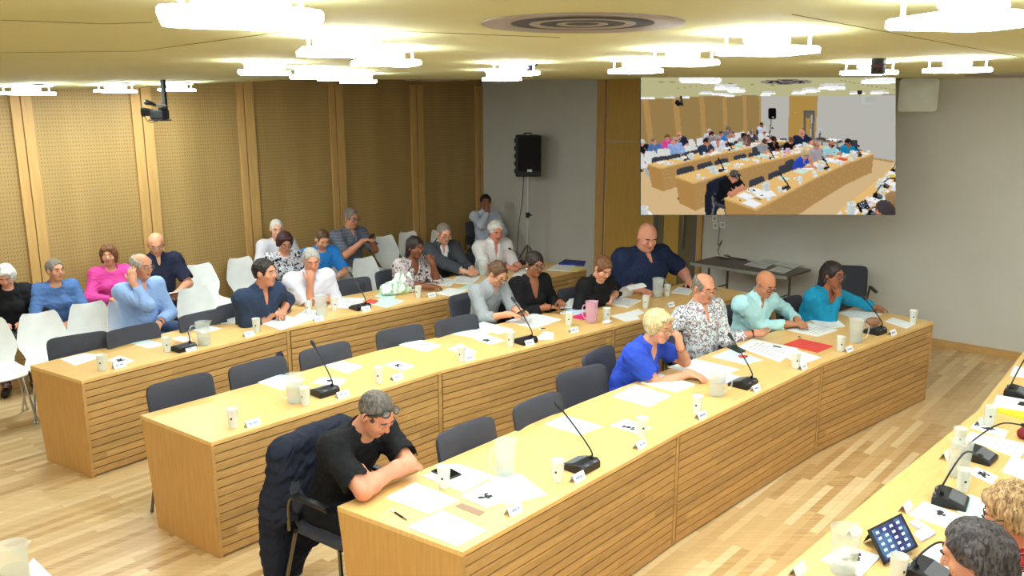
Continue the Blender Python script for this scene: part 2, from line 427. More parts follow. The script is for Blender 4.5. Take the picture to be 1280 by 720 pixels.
lamps = [((300, 24), .345, 'large square lamp at the upper left of the ceiling, the nearest one', 20),
 ((1215, 27), .30, 'bright square lamp at the upper right corner, by the crossing seam', 12),
 ((430, 66), .335, 'square lamp left of the round vent, second in size on that side', 18),
 ((482, 79), .30, 'square lamp behind and right of the big one left of the round vent', 18),
 ((331, 91), .31, 'square lamp above the third wall strip from the left', 15),
 ((389, 96.5), .30, 'square lamp just left of the pair over the fourth wall strip', 15),
 ((421, 99), .29, 'middle lamp of the overlapping group over the fourth wall strip', 15),
 ((448, 102), .30, 'right end lamp of the overlapping group over the fourth wall strip', 15),
 ((32, 102), .38, 'square lamp at the far left edge of the ceiling', 10),
 ((144, 104.5), .33, 'square lamp left of the hanging television camera', 10),
 ((221, 107), .33, 'square lamp directly above the hanging television camera', 10),
 ((958, 64), .30, 'square lamp right of the round vent and left of the black cylinder', 14),
 ((853, 79), .28, 'square lamp above the left part of the overlay screen', 14),
 ((794, 89), .27, 'square lamp above the wooden door panel', 14),
 ((627, 99), .27, 'lower lamp of the stacked pair beside the black dome', 14),
 ((642, 92), .29, 'upper lamp of the stacked pair beside the black dome', 14),
 ((1086, 91), .27, 'square lamp just above the right end of the top edge of the overlay screen', 14),
 ((1196, 88), .29, 'square lamp above the projector at the right', 10)]
for (uv, s, lb, rz) in lamps:
    p = at_ceil(uv[0], uv[1], -.07); z = ceilz(p.x, p.y)
    make_lamp((p.x, p.y, z-.052), s, math.radians(rz), lb)
# same lamps go on unseen outside the view; last added to brighten the right
for (a, b_) in ((4.2, 11), (6.4, 10.9), (8.6, 10.2), (10.2, 8.2), (9.6, 5.6), (2.0, 10.8), (10.1, 3.4), (8.6, 11.6), (8.7, 2.4)):
    p = room(a, b_); z = ceilz(p.x, p.y)
    r = make_lamp((p.x, p.y, z-.052), .33, .3, 'unseen square ceiling lamp over the part of the room outside the view'); r['group'] = 'ceiling lamps behind the viewer'

# round air diffuser
p = at_ceil(728, 29); z = ceilz(p.x, p.y)
r = empty('round_vent', (p.x, p.y, z)); tag(r, 'large round metal air vent with nested rings in the ceiling', 'ceiling vent')
M_VENT = mat('vent_metal', (138, 126, 118), .5, .0)
MB().lathe([(.335, 0), (.335, -.005), (.325, -.007), (.225, .0), (.225, .03)], n=48).build('outer_ring', M_VENT, r, True)
MB().lathe([(.175, .03), (.175, -.004), (.170, -.006), (.12, .0), (.12, .03)], n=48).build('middle_ring', M_VENT, r, True)
MB().lathe([(.085, .03), (.085, -.004), (.08, -.005), (.05, -.002), (.0, -.002)], n=48).build('inner_ring', M_VENT, r, True)
MB().lathe([(0, -.0025), (.236, -.0025)], n=48).build('dark_throat', M_BLACK2, r)
for (u, v, lb) in ((546, 99.5, 'small dark slotted vent at the far ceiling above the fifth wall strip'), (1262, 93, 'small dark slotted vent at the right edge of the ceiling')):
    p = at_ceil(u, v); z = ceilz(p.x, p.y); mb = MB()
    mb.lathe([(.36, 0), (.36, -.012), (.30, -.016), (.29, -.004), (.20, -.004), (.2, -.016), (.12, -.012), (0, -.012)], n=32)
    o = mb.build('ceiling_vent', M_VENT, None, True); o.location = (p.x, p.y, z); tag(o, lb, 'ceiling vent')
# dome and cylinder
p = at_ceil(660, 80); z = ceilz(p.x, p.y)
r = empty('dome_camera', (p.x, p.y, z)); tag(r, 'black dome security camera on the ceiling beside the stacked lamps', 'security camera')
MB().lathe([(0, 0), (.062, 0), (.062, -.012), (.05, -.016), (0, -.016)], n=24).build('base_ring', M_BLACK, r, True)
MB().lathe([(.05, -.014), (.046, -.032), (.03, -.048), (0, -.054)], n=24).build('dome', mat('smoked_dome', (26, 22, 44), .1), r, True)
p = at_ceil(1099, 73); z = ceilz(p.x, p.y)
r = empty('ceiling_fixture', (p.x, p.y, z)); tag(r, 'short black cylinder mounted under the ceiling above the overlay screen', 'ceiling fixture')
MB().lathe([(0, 0), (.04, 0), (.04, -.085), (.036, -.09), (0, -.09)], n=24).build('housing', M_BLACK, r, True)
MB().lathe([(.0405, -.03), (.043, -.034), (.043, -.05), (.0405, -.054)], n=24).build('ring', mat('dark_ring', (70, 40, 50), .4), r, True)

# ------------------------------------------------------------------ added panel for the video overlay, near the back wall, facing the camera
SCR_T = 8.45
def scr(u, v, off=0): return atd(u, v, SCR_T+off)
# ------------------------------------------------------------------ desks
ROWS_F = {1: [(101, 476), (361, 410), (562, 370), (733, 336)],
          2: [(263, 553), (551, 463), (768, 408), (936, 366)],
          3: [(577, 690), (849, 540), (1029, 453), (1167, 402)]}
TZ = .75
ROWS = {}; ROWB = {}
def offset_back(F, depth):
    n = len(F); B = []
    nr = []
    for i in range(n-1):
        d = (F[i+1]-F[i]).normalized(); nr.append(Vector((-d.y, d.x)))
    for i in range(n):
        if i == 0: m_ = nr[0]
        elif i == n-1: m_ = nr[-1]
        else:
            m_ = (nr[i-1]+nr[i]).normalized(); m_ = m_/m_.dot(nr[i])
        B.append(F[i]+m_*depth)
    return B
for k, px in ROWS_F.items():
    F = [at(u, v, TZ).xy for (u, v) in px]; ROWS[k] = F
    ROWB[k] = offset_back(F, .75)
ROWB[1][0] = at(37, 457, TZ).xy; ROWB[2][0] = at(175, 519, TZ).xy; ROWB[3][0] = at(421, 633, TZ).xy
ROWS[4] = [at(u, v, TZ).xy for (u, v) in ((1292, 424), (1222, 514), (1110, 604), (962, 728))]
# let the right-hand desk run on past the frame at its far end
d = (ROWS[4][0]-ROWS[4][1]).normalized(); ROWS[4][0] = ROWS[4][1]+d*1.85
ROWB[4] = offset_back(ROWS[4], .75)
for k in ROWS: print('row', k, [tuple(round(x, 2) for x in p) for p in ROWS[k]], [round((ROWS[k][i+1]-ROWS[k][i]).length, 2) for i in range(3)], [round((ROWB[k][i]-ROWS[k][i]).length, 2) for i in range(4)])
def rowdir(k, p):
    """(unit direction along the row, unit normal towards the slatted front) near point p"""
    best = None; p = Vector(p[:2])
    for i in range(3):
        a, b = ROWS[k][i], ROWS[k][i+1]; m_ = (a+b)/2; dd = (m_-p).length
        if best is None or dd < best[0]: best = (dd, (b-a).normalized())
    e = best[1]; return e, Vector((e.y, -e.x))
def make_desk(FL, FR, BR, BL, label, group, ends=(False, False)):
    d = (FR-FL).normalized(); rz = math.atan2(d.y, d.x); L = (FR-FL).length
    r = empty('conference_desk', (FL.x, FL.y, 0), rz); tag(r, label, 'desk', group)
    Ri = Matrix.Rotation(-rz, 2)
    l = [Ri @ (p-FL) for p in (FL, FR, BR, BL)]
    g = .0015
    mb = MB(); mb.prism([(l[0].x+g, -.004), (l[1].x-g, -.004), (l[2].x-g, l[2].y), (l[3].x+g, l[3].y)], .724, TZ)
    mb.build('worktop', M_TOP, r, bevel=.002)
    mb = MB(); P = .0545
    for k in range(13):
        z0 = .012+k*P; mb.box((L/2-.008, .011, z0+P/2), (L-.05, .022, P-.0075), mi=0)
    mb.box((L/2, .028, .367), (L-.01, .012, .712), mi=1)
    mb.box((L-.014, .012, .367), (.024, .028, .712), mi=0); mb.box((.004, .012, .367), (.006, .026, .712), mi=0)
    mb.build('front_panel', None, r, mats=[M_SLAT, M_GAP], bevel=0)
    for (a, b, nm, ins, ee) in ((l[0], l[3], 'side_panel', 1, ends[0]), (l[1], l[2], 'side_panel', -1, ends[1])):
        a = Vector((a.x+ins*.002, .036)); b = Vector((b.x+ins*.002, b.y-.002))
        if ee: a.y = .0
        dd = (b-a); th = Vector((ins*.022, 0))
        q = [a, a+th, b+th, b]; bb = [a, a+th, a+dd*.885+th, a+dd*.885]
        mb = MB(); mb.prism([tuple(x) for x in q], 0, .7235, bot=[tuple(x) for x in bb])
        mb.build(nm, M_END, r, bevel=.0015)
    return r
names = {1: 'in the back row below the panelled wall', 2: 'in the middle row', 3: 'in the front row', 4: 'on the viewer side at the right'}
seg = {1: ('left end beech desk', 'middle beech desk', 'far right end beech desk'), 2: ('left end beech desk', 'middle beech desk', 'far right end beech desk'),
       3: ('nearest beech desk with the black shirted man', 'middle beech desk', 'far right end beech desk'), 4: ('far beech desk', 'middle beech desk', 'nearest beech desk with the tablet')}
for k in (1, 2, 3, 4):
    F, B = ROWS[k], ROWB[k]
    for i in range(3):
        make_desk(F[i], F[i+1], B[i+1], B[i], '%s with slatted front %s' % (seg[k][i], names[k]) if k < 4 else '%s %s' % (seg[k][i], names[k]), 'beech desks of row %s' % ['', 'one', 'two', 'three', 'four'][k] if False else 'curved rows of beech desks', (i == 0, i == 2))
# desk whose corner shows at the bottom left
a = at(-8, 674, TZ).xy; b = at(62, 719, TZ).xy; d = (b-a).normalized(); a = a-d*.35; b = b+d*.35
nn = Vector((d.y, -d.x))   # towards lower left
if nn.y > 0: nn = -nn
o = make_desk(b, b+nn*1.2, a+nn*1.2, a, 'corner of a beech desk at the bottom left of the view', 'curved rows of beech desks', (True, False))

# ------------------------------------------------------------------ chairs
def rot_face(phi): return math.radians(phi)-PI/2      # local +Y faces phi
def pad(w, h, th, n=14, m_=12, cx=0.0, bow=0.0, pw=5):
    """rounded-rectangle cushion in local x,z plane, thickness y; returns verts, faces"""
    V = []; F = []
    rings = [(-1, .93), (-.55, 1.0), (.55, 1.0), (1, .93)]
    K = 40
    def se(t, s):
        c_, s_ = math.cos(t), math.sin(t)
        x = abs(c_)**(2/pw)*(1 if c_ > 0 else -1)*w/2*s; z = abs(s_)**(2/pw)*(1 if s_ > 0 else -1)*h/2*s
        return x, z
    for (yy, s) in rings:
        for k in range(K):
            x, z = se(2*PI*k/K, s); V.append((x, yy*th/2+bow*((2*x/w)**2), z))
    for i in range(3):
        for k in range(K): a = i*K+k; b = i*K+(k+1) % K; F.append((a, a+K, b+K, b))
    # caps with inner rings so the bow is followed
    for (base, rev) in ((0, False), (3*K, True)):
        prev = base
        for s in (.6, .25):
            st = len(V); yy = rings[0][0] if base == 0 else rings[-1][0]
            for k in range(K):
                x, z = se(2*PI*k/K, s); V.append((x, (yy*th/2)*(1.12)+bow*((2*x/w)**2), z))
            for k in range(K):
                q = (prev+k, prev+(k+1) % K, st+(k+1) % K, st+k); F.append(q[::-1] if rev else q)
            prev = st
        q = tuple(range(prev, prev+K)); F.append(q[::-1] if rev else q)
    return V, F
def make_dark_chair():
    r = empty('conference_chair', (0, 0, 0))
    V, F = pad(.46, .44, .05); R = Matrix.Rotation(-PI/2, 3, 'X')
    MB().add([R @ Vector(v)+Vector((0, .02, .455)) for v in V], F).build('seat', M_CHAIR, r, True)
    V, F = pad(.46, .37, .042, bow=.035, pw=8); R = Matrix.Rotation(math.radians(11), 3, 'X')
    MB().add([R @ Vector(v)+Vector((0, -.235, .70)) for v in V], F).build('backrest', M_CHAIR, r, True)
    for sx in (-1, 1):
        for y0, y1 in ((.17, .22), (-.17, -.27)):
            mb = MB(); mb.tube([(sx*.22, y0, .43), (sx*.25, y1, .012)], .011, 8); mb.ball((sx*.25, y1, .012), .014, 5); mb.build('leg', M_STEEL, r, True)
        mb = MB(); mb.tube(catmull([(sx*.235, -.2, .44), (sx*.25, -.17, .62), (sx*.25, -.1, .655), (sx*.25, .13, .655)], 4), .011, 8)
        a = mb.build('armrest_tube', M_STEEL, r, True)
        mb = MB(); mb.box((sx*.25, .0, .668), (.045, .26, .022)); mb.build('armrest', M_BLACK, r, bevel=.008)
    mb = MB(); mb.tube([(-.2, -.2, .43), (.2, -.2, .43)], .01, 8); mb.tube([(-.2, .17, .425), (.2, .17, .425)], .01, 8)
    for sx in (-1, 1): mb.tube([(sx*.2, -.2, .43), (sx*.2, .17, .425)], .01, 8); mb.tube([(sx*.17, -.2, .43), (sx*.17, -.262, .6)], .01, 8)
    mb.build('frame', M_STEEL, r, True)
    return r
def make_white_chair():
    r = empty('shell_chair', (0, 0, 0))
    prof = [(-.285, .865, .125), (-.277, .835, .150), (-.262, .77, .172), (-.242, .69, .196), (-.225, .63, .212), (-.21, .57, .200), (-.19, .51, .172), (-.155, .468, .165), (-.09, .45, .185), (.0, .443, .21), (.1, .447, .222), (.17, .445, .21), (.205, .43, .19)]
    V = []; F = []; nx = 10
    n = len(prof)
    for side in (0, 1):
        for i, (y, z, w) in enumerate(prof):
            y0, z0, _ = prof[max(i-1, 0)]; y1, z1, _ = prof[min(i+1, n-1)]
            ty, tz = y1-y0, z1-z0; L = math.hypot(ty, tz); ny, nz = -tz/L, ty/L
            if nz < 0 and abs(nz) > .5: pass
            for k in range(nx+1):
                t = -1+2*k/nx; cup = .028*t*t
                px, py, pz = t*w, y+ny*cup, z+nz*cup
                if i == 0: pz -= .02*(1-t*t)*0+.012*(1-abs(t))
                off = -.0085*side
                V.append((px, py+ny*off, pz+nz*off))
    S_ = n*(nx+1)
    for i in range(n-1):
        for k in range(nx):
            a = i*(nx+1)+k; q = (a, a+nx+1, a+nx+2, a+1); F.append(q); F.append(tuple(x+S_ for x in q[::-1]))
    for i in range(n-1):
        for k in (0, nx):
            a = i*(nx+1)+k; q = (a, a+S_, a+S_+nx+1, a+nx+1); F.append(q if k == 0 else q[::-1])
    for k in range(nx):
        for i in (0, n-1):
            a = i*(nx+1)+k; q = (a, a+1, a+1+S_, a+S_); F.append(q if i == 0 else q[::-1])
    MB().add(V, F).build('seat_shell', M_WHITE, r, True)
    for sx in (-1, 1):
        for y0, y1 in ((.12, .2), (-.12, -.23)):
            mb = MB(); mb.tube([(sx*.1, y0*.8, .43), (sx*.17, y0, .42), (sx*.225, y1, .012)], .0095, 8); mb.ball((sx*.225, y1, .012), .0125, 5); mb.build('leg', M_CHROME, r, True)
    mb = MB(); mb.box((0, 0, .428), (.2, .22, .012)); mb.build('under_plate', M_STEEL, r, bevel=.003)
    return r
_dark = _white = None
def chair(kind, x, y, phi, label, group=None):
    global _dark, _white
    if kind == 'dark':
        if _dark is None: _dark = make_dark_chair(); o = _dark
        else: o = copy_tree(_dark)
    else:
        if _white is None: _white = make_white_chair(); o = _white
        else: o = copy_tree(_white)
    o.location = (x, y, 0); o.rotation_euler = (0, 0, rot_face(phi))
    tag(o, label, 'chair', 'dark upholstered conference chairs' if kind == 'dark' else 'white moulded shell chairs')
    return o
def facing(k, p):
    e, n = rowdir(k, p); return math.degrees(math.atan2(n.y, n.x))
def dark_empty(u, v, row, label, z=.875, turn=0, back=.0):
    p = at(u, v, z); ph = facing(row, p)+turn; f = Vector((math.cos(math.radians(ph)), math.sin(math.radians(ph))))
    q = p.xy+f*(.13 if u == 80 else .27)
    if u == 80: q += rowdir(1, p)[0]*.13
    return chair('dark', q.x, q.y, ph, label)
for (u, v, row, lb, tn_) in (
    (576, 532, 3, 'empty dark chair beside the man in the black T-shirt', 0), (666, 499, 3, 'empty dark chair behind the nearest microphone of the front row', 0),
    (722, 461, 3, 'empty dark chair with tall back left of the woman in blue', -8), (853, 411, 3, 'empty dark chair between the woman in royal blue and the printed shirt man', 0),
    (221, 474, 2, 'leftmost empty dark chair of the middle row', 0), (318, 452, 2, 'second empty dark chair from the left of the middle row', 0),
    (402, 433, 2, 'third empty dark chair of the middle row, by the raised microphone', 0), (496, 410, 2, 'fourth empty dark chair of the middle row, behind a mint sheet', 0),
    (567, 397, 2, 'empty dark chair beside the man in the grey shirt', 0),
    (80, 428, 1, 'leftmost empty dark chair of the back row', -14), (162, 409, 1, 'empty dark chair in front of the man holding his ear', 0),
    (249, 391, 1, 'empty dark chair left of the man in the dark blue shirt', 0), (437, 349, 1, 'empty dark chair right of the man with fist at his mouth', 0)):
    dark_empty(u, v, row, lb, turn=tn_)
def white_empty(u, v, phi, label, z=.872):
    p = at(u, v, z); f = Vector((math.cos(math.radians(phi)), math.sin(math.radians(phi)))); q = p.xy+f*.28
    return chair('white', q.x, q.y, phi, label)
for (u, v, ph, lb) in ((47, 389, -48, 'empty white shell chair in front of the old woman in black'), (108, 377, -48, 'empty white shell chair between the woman in blue and the woman in pink'),
    (247, 329, -46, 'empty white shell chair behind and right of the man holding his ear'), (298, 321, -44, 'empty white shell chair left of the man in the dark blue shirt'),
    (240, 358, -46, 'empty white shell chair directly behind an empty dark chair of the back row'),
    (453, 321, -45, 'empty white shell chair in front of the man in the striped polo'), (479, 294, -45, 'empty white shell chair just right of the man in the striped polo'),
    (508, 289, -45, 'empty white shell chair behind the woman in the floral blouse'), (548, 286, -45, 'empty white shell chair behind the man in the grey suit')):
    white_empty(u, v, ph, lb)
p = at(-22, 400, .86); chair('white', p.x+.2, p.y-.22, -50, 'white shell chair cut by the left edge, only its seat and legs showing')
# ------------------------------------------------------------------ figures: implicit surface -> one continuous mesh
class Field:
    def __init__(s, lo, hi, vox):
        s.lo = np.array(lo, np.float32); s.vox = vox
        s.n = np.maximum(np.ceil((np.array(hi)-np.array(lo))/vox).astype(int)+1, 4)
        s.F = np.full(s.n, .08, np.float32)
        s.ax = [(s.lo[i]+np.arange(s.n[i])*vox).astype(np.float32) for i in range(3)]
    def sl(s, lo, hi):
        a = np.clip(np.floor((np.array(lo)-s.lo)/s.vox).astype(int), 0, s.n); b = np.clip(np.ceil((np.array(hi)-s.lo)/s.vox).astype(int)+1, 0, s.n)
        return tuple(slice(int(a[i]), int(b[i])) for i in range(3))
    def pts(s, S): return [s.ax[0][S[0]][:, None, None], s.ax[1][S[1]][None, :, None], s.ax[2][S[2]][None, None, :]]
    def op(s, lo, hi, fn, k, sub=False, m=.06):
        S = s.sl(np.array(lo)-m, np.array(hi)+m)
        if any(x.stop <= x.start for x in S): return
        d = fn(*s.pts(S)).astype(np.float32); G = s.F[S]
        if sub:
            d = -d; h = np.clip(.5-.5*(G-d)/k, 0, 1) if k > 0 else None
            s.F[S] = np.maximum(G, d) if k <= 0 else G+(d-G)*h+k*h*(1-h)
        else:
            if k <= 0: s.F[S] = np.minimum(G, d)
            else:
                h = np.clip(.5+.5*(G-d)/k, 0, 1); s.F[S] = G+(d-G)*h-k*h*(1-h)
    def cone(s, a, b, ra, rb, k=.02, sub=False):
        a = np.array(a, np.float32); b = np.array(b, np.float32); d = b-a; L = max(float(d@d), 1e-8); r = max(ra, rb)
        def fn(X, Y, Z):
            h = np.clip(((X-a[0])*d[0]+(Y-a[1])*d[1]+(Z-a[2])*d[2])/L, 0, 1)
            return np.sqrt((X-a[0]-d[0]*h)**2+(Y-a[1]-d[1]*h)**2+(Z-a[2]-d[2]*h)**2)-(ra+(rb-ra)*h)
        s.op(np.minimum(a, b)-r, np.maximum(a, b)+r, fn, k, sub)
    def ell(s, c, R, rad, k=.02, sub=False):
        c = np.array(c, np.float32); R = np.array(R, np.float32); rad = np.array(rad, np.float32); r = float(rad.max())
        def fn(X, Y, Z):
            x, y, z = X-c[0], Y-c[1], Z-c[2]
            q = [x*R[0][i]+y*R[1][i]+z*R[2][i] for i in range(3)]
            k0 = np.sqrt(sum((q[i]/rad[i])**2 for i in range(3))); k1 = np.sqrt(sum((q[i]/rad[i]**2)**2 for i in range(3)))
            return k0*(k0-1)/np.maximum(k1, 1e-6)
        s.op(c-r, c+r, fn, k, sub)
    def inflate(s, d): s.F -= d
    def noise(s, amp, f, seed=0, S=None):
        X, Y, Z = s.pts((slice(None),)*3)
        r = np.random.RandomState(seed); w = 0
        for i in range(5):
            kx, ky, kz = r.normal(size=3)*f*(1+.5*i); p = r.rand()*6.28
            w = w+np.sin(X*kx+Y*ky+Z*kz+p+1.3*np.sin(X*ky*.6-Z*kx*.5+Y*kz*.4+p))/(1+.35*i)
        near = np.abs(s.F) < .03
        s.F = np.where(near, s.F+(amp*w/2.2).astype(np.float32), s.F)
    def mesh(s):
        F = s.F; vox = s.vox
        I = F < 0
        c = np.zeros(tuple(n-1 for n in F.shape), np.uint8)
        for dx in (0, 1):
            for dy in (0, 1):
                for dz in (0, 1): c += I[dx:F.shape[0]-1+dx, dy:F.shape[1]-1+dy, dz:F.shape[2]-1+dz]
        act = (c > 0) & (c < 8); idx = np.argwhere(act)
        if not len(idx): return None
        vid = -np.ones(act.shape, np.int32); vid[act] = np.arange(len(idx))
        acc = np.zeros((len(idx), 3), np.float64); cnt = np.zeros(len(idx))
        cor = [(x, y, z) for x in (0, 1) for y in (0, 1) for z in (0, 1)]
        val = {q: F[idx[:, 0]+q[0], idx[:, 1]+q[1], idx[:, 2]+q[2]] for q in cor}
        for a in cor:
            for ax in range(3):
                if a[ax]: continue
                b = tuple(1 if i == ax else a[i] for i in range(3))
                va, vb = val[a], val[b]; m_ = (va < 0) != (vb < 0)
                t = np.where(m_, va/np.where(va-vb == 0, 1, va-vb), 0)
                p = np.tile(np.array(a, float), (len(idx), 1)); p[:, ax] += t
                acc += p*m_[:, None]; cnt += m_
        V = (idx+acc/np.maximum(cnt, 1)[:, None])*vox+s.lo
        Q = []
        for ax in range(3):
            o1, o2 = (ax+1) % 3, (ax+2) % 3
            sh = list(F.shape); sh[ax] -= 1
            A = I[tuple(slice(0, sh[i]) for i in range(3))]
            B = I[tuple(slice(1, None) if i == ax else slice(None) for i in range(3))]
            e = np.argwhere(A != B)
            e = e[(e[:, o1] > 0) & (e[:, o2] > 0) & (e[:, o1] < F.shape[o1]-1) & (e[:, o2] < F.shape[o2]-1)]
            if not len(e): continue
            ins = I[e[:, 0], e[:, 1], e[:, 2]]
            q = []
            for (d1, d2) in ((-1, -1), (0, -1), (0, 0), (-1, 0)):
                g = e.copy(); g[:, o1] += d1; g[:, o2] += d2; q.append(vid[g[:, 0], g[:, 1], g[:, 2]])
            q = np.stack(q, 1); q[~ins] = q[~ins][:, ::-1]; Q.append(q)
        Q = np.concatenate(Q); Q = Q[(Q >= 0).all(1)]
        return V, Q
def np_obj(name, V, Q, m, origin, parent=None):
    me = bpy.data.meshes.new(name)
    V = (V-np.array(origin)).astype(np.float32)
    me.vertices.add(len(V)); me.vertices.foreach_set('co', V.ravel())
    me.loops.add(len(Q)*4); me.loops.foreach_set('vertex_index', Q.astype(np.int32).ravel())
    me.polygons.add(len(Q)); me.polygons.foreach_set('loop_start', np.arange(0, len(Q)*4, 4, dtype=np.int32))
    me.polygons.foreach_set('use_smooth', np.ones(len(Q), bool))
    me.materials.append(m); me.update(calc_edges=True); me.validate()
    o = bpy.data.objects.new(name, me); link(o)
    if parent: o.parent = parent
    else: o.location = origin
    return o
def field_for(prims, vox, pad_=.05, extra=0):
    lo = np.min([p[1] for p in prims], 0)-pad_; hi = np.max([p[2] for p in prims], 0)+pad_
    return Field(lo, hi, vox)
def C(a, b, ra, rb=None, k=.02):
    a = np.array(a, float); b = np.array(b, float); rb = ra if rb is None else rb; r = max(ra, rb)
    return ('c', np.minimum(a, b)-r, np.maximum(a, b)+r, (a, b, ra, rb), k)
def E(c, R, rad, k=.02):
    c = np.array(c, float); r = max(rad); return ('e', c-r, c+r, (c, R, rad), k)
def run(F, prims, grow=0):
    for p in prims:
        if p[0] == 'c': F.cone(p[3][0], p[3][1], p[3][2]+grow, p[3][3]+grow, p[4])
        else: F.ell(p[3][0], p[3][1], tuple(x+grow for x in p[3][2]), p[4])
nrm = lambda v: np.array(v, float)/max(np.linalg.norm(v), 1e-9)
def ik(S, W, l1, l2, pole):
    d = W-S; L = np.linalg.norm(d); mx_ = (l1+l2)*.995
    if L > mx_: W = S+d/L*mx_; d = W-S; L = mx_
    if L < abs(l1-l2)+.02: L = abs(l1-l2)+.02
    a = (l1*l1-l2*l2+L*L)/(2*L); h = math.sqrt(max(l1*l1-a*a, 0)); u = nrm(d)
    pv = pole-S; pv = pv-u*(pv@u)
    return S+u*a+nrm(pv)*h, W
def hand_prims(W, d, nrml, side, s, curl=.35, vox=.007, thumb=1, hold=0, grip=0):
    """palm with four unequal bent fingers and a side thumb. d: direction, nrml: back of the hand, side: +1 when the thumb is on +x of the hand"""
    d = nrm(d); n = nrm(nrml-d*(nrml@d)); x = np.cross(d, n)*side
    P = []; f = max(.0088*s, .8*vox)
    kn = W+d*.085*s
    P.append(C(W-d*.01, W+d*.03*s, .027*s, .03*s, .02))
    P.append(E(W+d*.055*s, np.stack([x, d, n], 1), (.041*s, .05*s, .017*s), .015))
    offs = (.030, .010, -.010, -.029); lens = (.070, .078, .073, .058)
    for o, L in zip(offs, lens):
        b = kn+x*o*s-d*.012; c = curl; p = b; dd = d+x*o*1.5
        for j, fr in enumerate((.42, .32, .26)):
            ang = c*(j+.6)
            v = nrm(dd)*math.cos(ang)-n*math.sin(ang)
            q = p+v*L*fr*s; P.append(C(p, q, f*(1-.07*j), f*(1-.07*(j+1)), .004)); p = q
    t0 = W+d*.02*s+x*.028*s; t1 = t0+nrm(d*.75+x*.7-n*.15)*.042*s; t2 = t1+nrm(d*1.0+x*(.25-.8*grip)-n*.35)*.034*s
    P.append(C(t0, t1, .0125*s, .0105*s, .008)); P.append(C(t1, t2, .0105*s, .009*s, .004))
    return P
FIG = []
